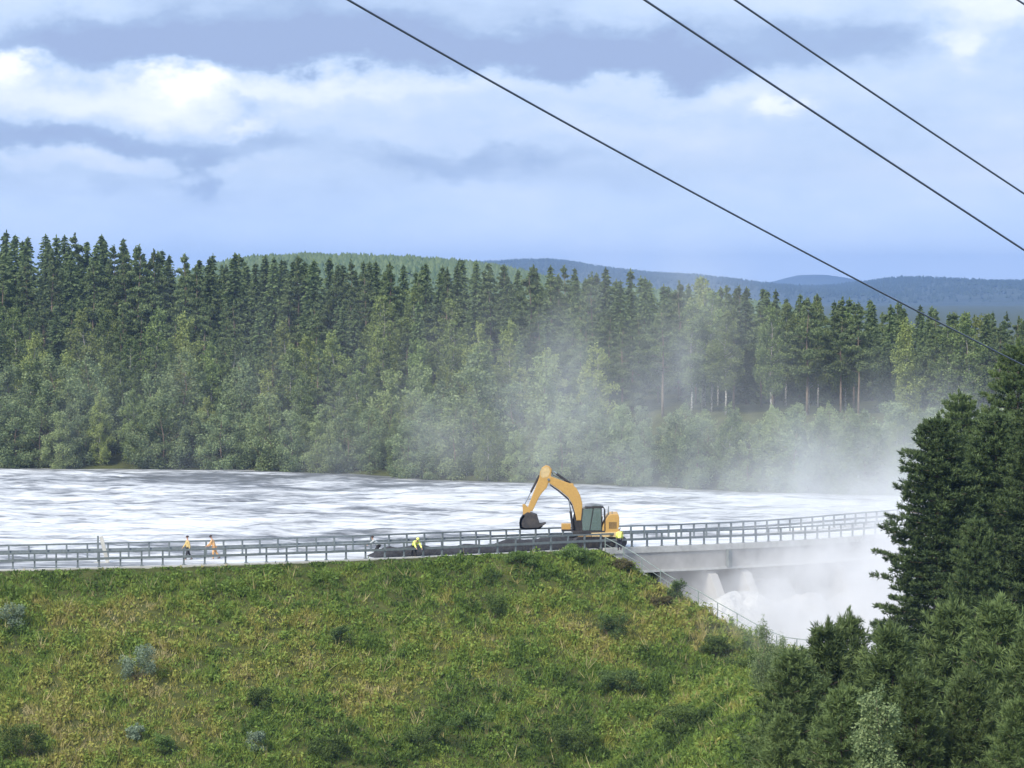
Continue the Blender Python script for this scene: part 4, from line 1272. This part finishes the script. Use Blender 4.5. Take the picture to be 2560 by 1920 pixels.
# ------------------------------------------------------------------ power lines
def cable(pts, D0, D1, label, r0=.0115):
    """pts seen in the picture; the span recedes from D0 to D1; carried on past the frame at both ends"""
    P_ = []
    pa = np.array(pts, float); t = (pa[:, 0] - pa[0, 0]) / (pa[-1, 0] - pa[0, 0])
    inv = lambda t_: 1 / ((1 - t_) / D0 + t_ / D1)
    cy = np.polyfit(t, pa[:, 1], 2)
    for t_ in np.linspace(0, 1.05, 40):
        D = inv(t_); px = pa[0, 0] + t_ * (pa[-1, 0] - pa[0, 0]); py = np.polyval(cy, t_); P_.append(pt(px, py, Y=float(D)))
    d0 = (P_[0] - P_[1]).normalized(); d1 = (P_[-1] - P_[-2]).normalized()        # the span goes on, sagging, at both ends
    P_ = [P_[0] + d0 * q + Vector((0, 0, .0012 * q * q)) for q in np.linspace(90, 2, 40)] + P_ + [P_[-1] + d1 * q + Vector((0, 0, .0016 * q * q)) for q in np.linspace(2, 180, 60)]
    mb = MB(); mb.tube(P_, r0, 8); mb.build('power_cable', M['cable'], smooth=True, label=label, cat='power cable', group='power cables crossing the sky')


cable([(868, 0), (1280, 229), (1500, 354), (2132, 700), (2334, 795), (2560, 914)], 26, 40, 'lowest dark power cable, running down to the right edge over the forest')
cable([(1612, 0), (2027, 275), (2560, 625)], 26, 31, 'middle dark power cable, ending at the right edge above the blue hills')
cable([(1838, 0), (2171, 225), (2560, 484)], 29, 34, 'third dark power cable, the one right of the middle one')
cable([(2300, -162), (2544, 0), (2560, 10), (2780, 152)], 31, 34, 'short dark piece of cable crossing the top right corner')


# ------------------------------------------------------------------ air, spray and drifting mist
def volmat(name, density, col, blobs=None, noise=None, aniso=.2):
    m = bpy.data.materials.new(name); m.use_nodes = True
    N, L = m.node_tree.nodes, m.node_tree.links; N.clear()
    out = N.new('ShaderNodeOutputMaterial'); v = N.new('ShaderNodeVolumePrincipled')
    v.inputs['Color'].default_value = (*col, 1); v.inputs['Anisotropy'].default_value = aniso; v.inputs['Density'].default_value = density
    L.new(v.outputs[0], out.inputs['Volume'])
    if blobs:
        g = N.new('ShaderNodeNewGeometry')

        def mt(op, a, b=None, c=None):
            n = N.new('ShaderNodeMath'); n.operation = op
            for i, vv in enumerate((a, b, c)):
                if vv is None: continue
                if isinstance(vv, (int, float)): n.inputs[i].default_value = vv
                else: L.new(vv, n.inputs[i])
            return n.outputs[0]
        def nz(sc, det, ro, s3):
            mp = N.new('ShaderNodeMapping'); mp.inputs['Scale'].default_value = s3; L.new(g.outputs['Position'], mp.inputs[0])
            n = N.new('ShaderNodeTexNoise'); n.inputs['Scale'].default_value = sc; n.inputs['Detail'].default_value = det; n.inputs['Roughness'].default_value = ro
            L.new(mp.outputs[0], n.inputs['Vector']); return n.outputs['Fac']
        q = None
        for (c_, s_, am) in blobs:
            vs_ = N.new('ShaderNodeVectorMath'); vs_.operation = 'SUBTRACT'; L.new(g.outputs['Position'], vs_.inputs[0]); vs_.inputs[1].default_value = c_
            vd = N.new('ShaderNodeVectorMath'); vd.operation = 'DIVIDE'; L.new(vs_.outputs[0], vd.inputs[0]); vd.inputs[1].default_value = s_
            dt = N.new('ShaderNodeVectorMath'); dt.operation = 'DOT_PRODUCT'; L.new(vd.outputs[0], dt.inputs[0]); L.new(vd.outputs[0], dt.inputs[1])
            g1 = mt('MULTIPLY', mt('EXPONENT', mt('MULTIPLY', dt.outputs['Value'], -1.0)), am)
            q = g1 if q is None else mt('ADD', q, g1)
        nn = nz(noise[0], 4, .6, noise[1])
        mr = N.new('ShaderNodeMapRange'); mr.interpolation_type = 'SMOOTHSTEP'; mr.inputs['From Min'].default_value = noise[2]; mr.inputs['From Max'].default_value = noise[3]; L.new(nn, mr.inputs['Value'])
        mr.inputs['To Min'].default_value = noise[4]; mr.inputs['To Max'].default_value = 1.6
        q = mt('MULTIPLY', mt('MULTIPLY', q, mr.outputs[0]), density)
        q = mt('MAXIMUM', mt('SUBTRACT', q, density * .01), 0.0)
        L.new(q, v.inputs['Density'])
    return m


def volbox(name, lo_, hi_, m, label):
    c = [(a + b_) / 2 for a, b_ in zip(lo_, hi_)]; d = [b_ - a for a, b_ in zip(lo_, hi_)]
    return MB().box(c, d).build(name, m, kind='stuff', label=label, cat=name)


volbox('haze', (-9900, -9900, -16), (9900, 10250, 135), volmat('haze', .00013, (.35, .55, 1.0)), 'thin blue haze between the dam and the far hills')
spray = volmat('spray', .24, (.94, .945, .965), [((24, 213, -7.5), (8, 10, 4.2), 1.0), ((35, 222, -4), (11, 12, 6.5), .9), ((17.5, 211, -9), (5, 8, 3.0), .45), ((27, 221, -2.5), (9, 8, 3.6), .17), ((18, 214, -5), (8, 5, 3.6), .28), ((14, 217, -4.5), (6, 5, 3.2), .16)],
               (.32, (1, 1, .8), .42, .60, .14), .0)
volbox('spray', (11, 190, -12.5), (52, 240, 9), spray, 'dense white spray boiling up below the bridge')
mist = volmat('mist', .017, (.93, .96, .98), [((34, 265, -1), (12, 18, 6), 1.3), ((23, 280, 1), (13, 18, 6), .48), ((12, 298, 7), (11, 14, 10), .28), ((0, 300, 4), (14, 16, 8), .22), ((17, 300, 16), (9, 12, 9), .36), ((6, 302, 14), (11, 12, 8), .22), ((43, 262, 4), (11, 16, 6), .9),
               ((8, 302, 3), (40, 12, 9), .20), ((-25, 305, 8), (62, 16, 16), .07)], (.13, (1, .6, .65), .38, .62, .22), .0)
volbox('mist', (-84, 243, -2.2), (72, 334, 34), mist, 'thin white mist drifting over the river before the wood')
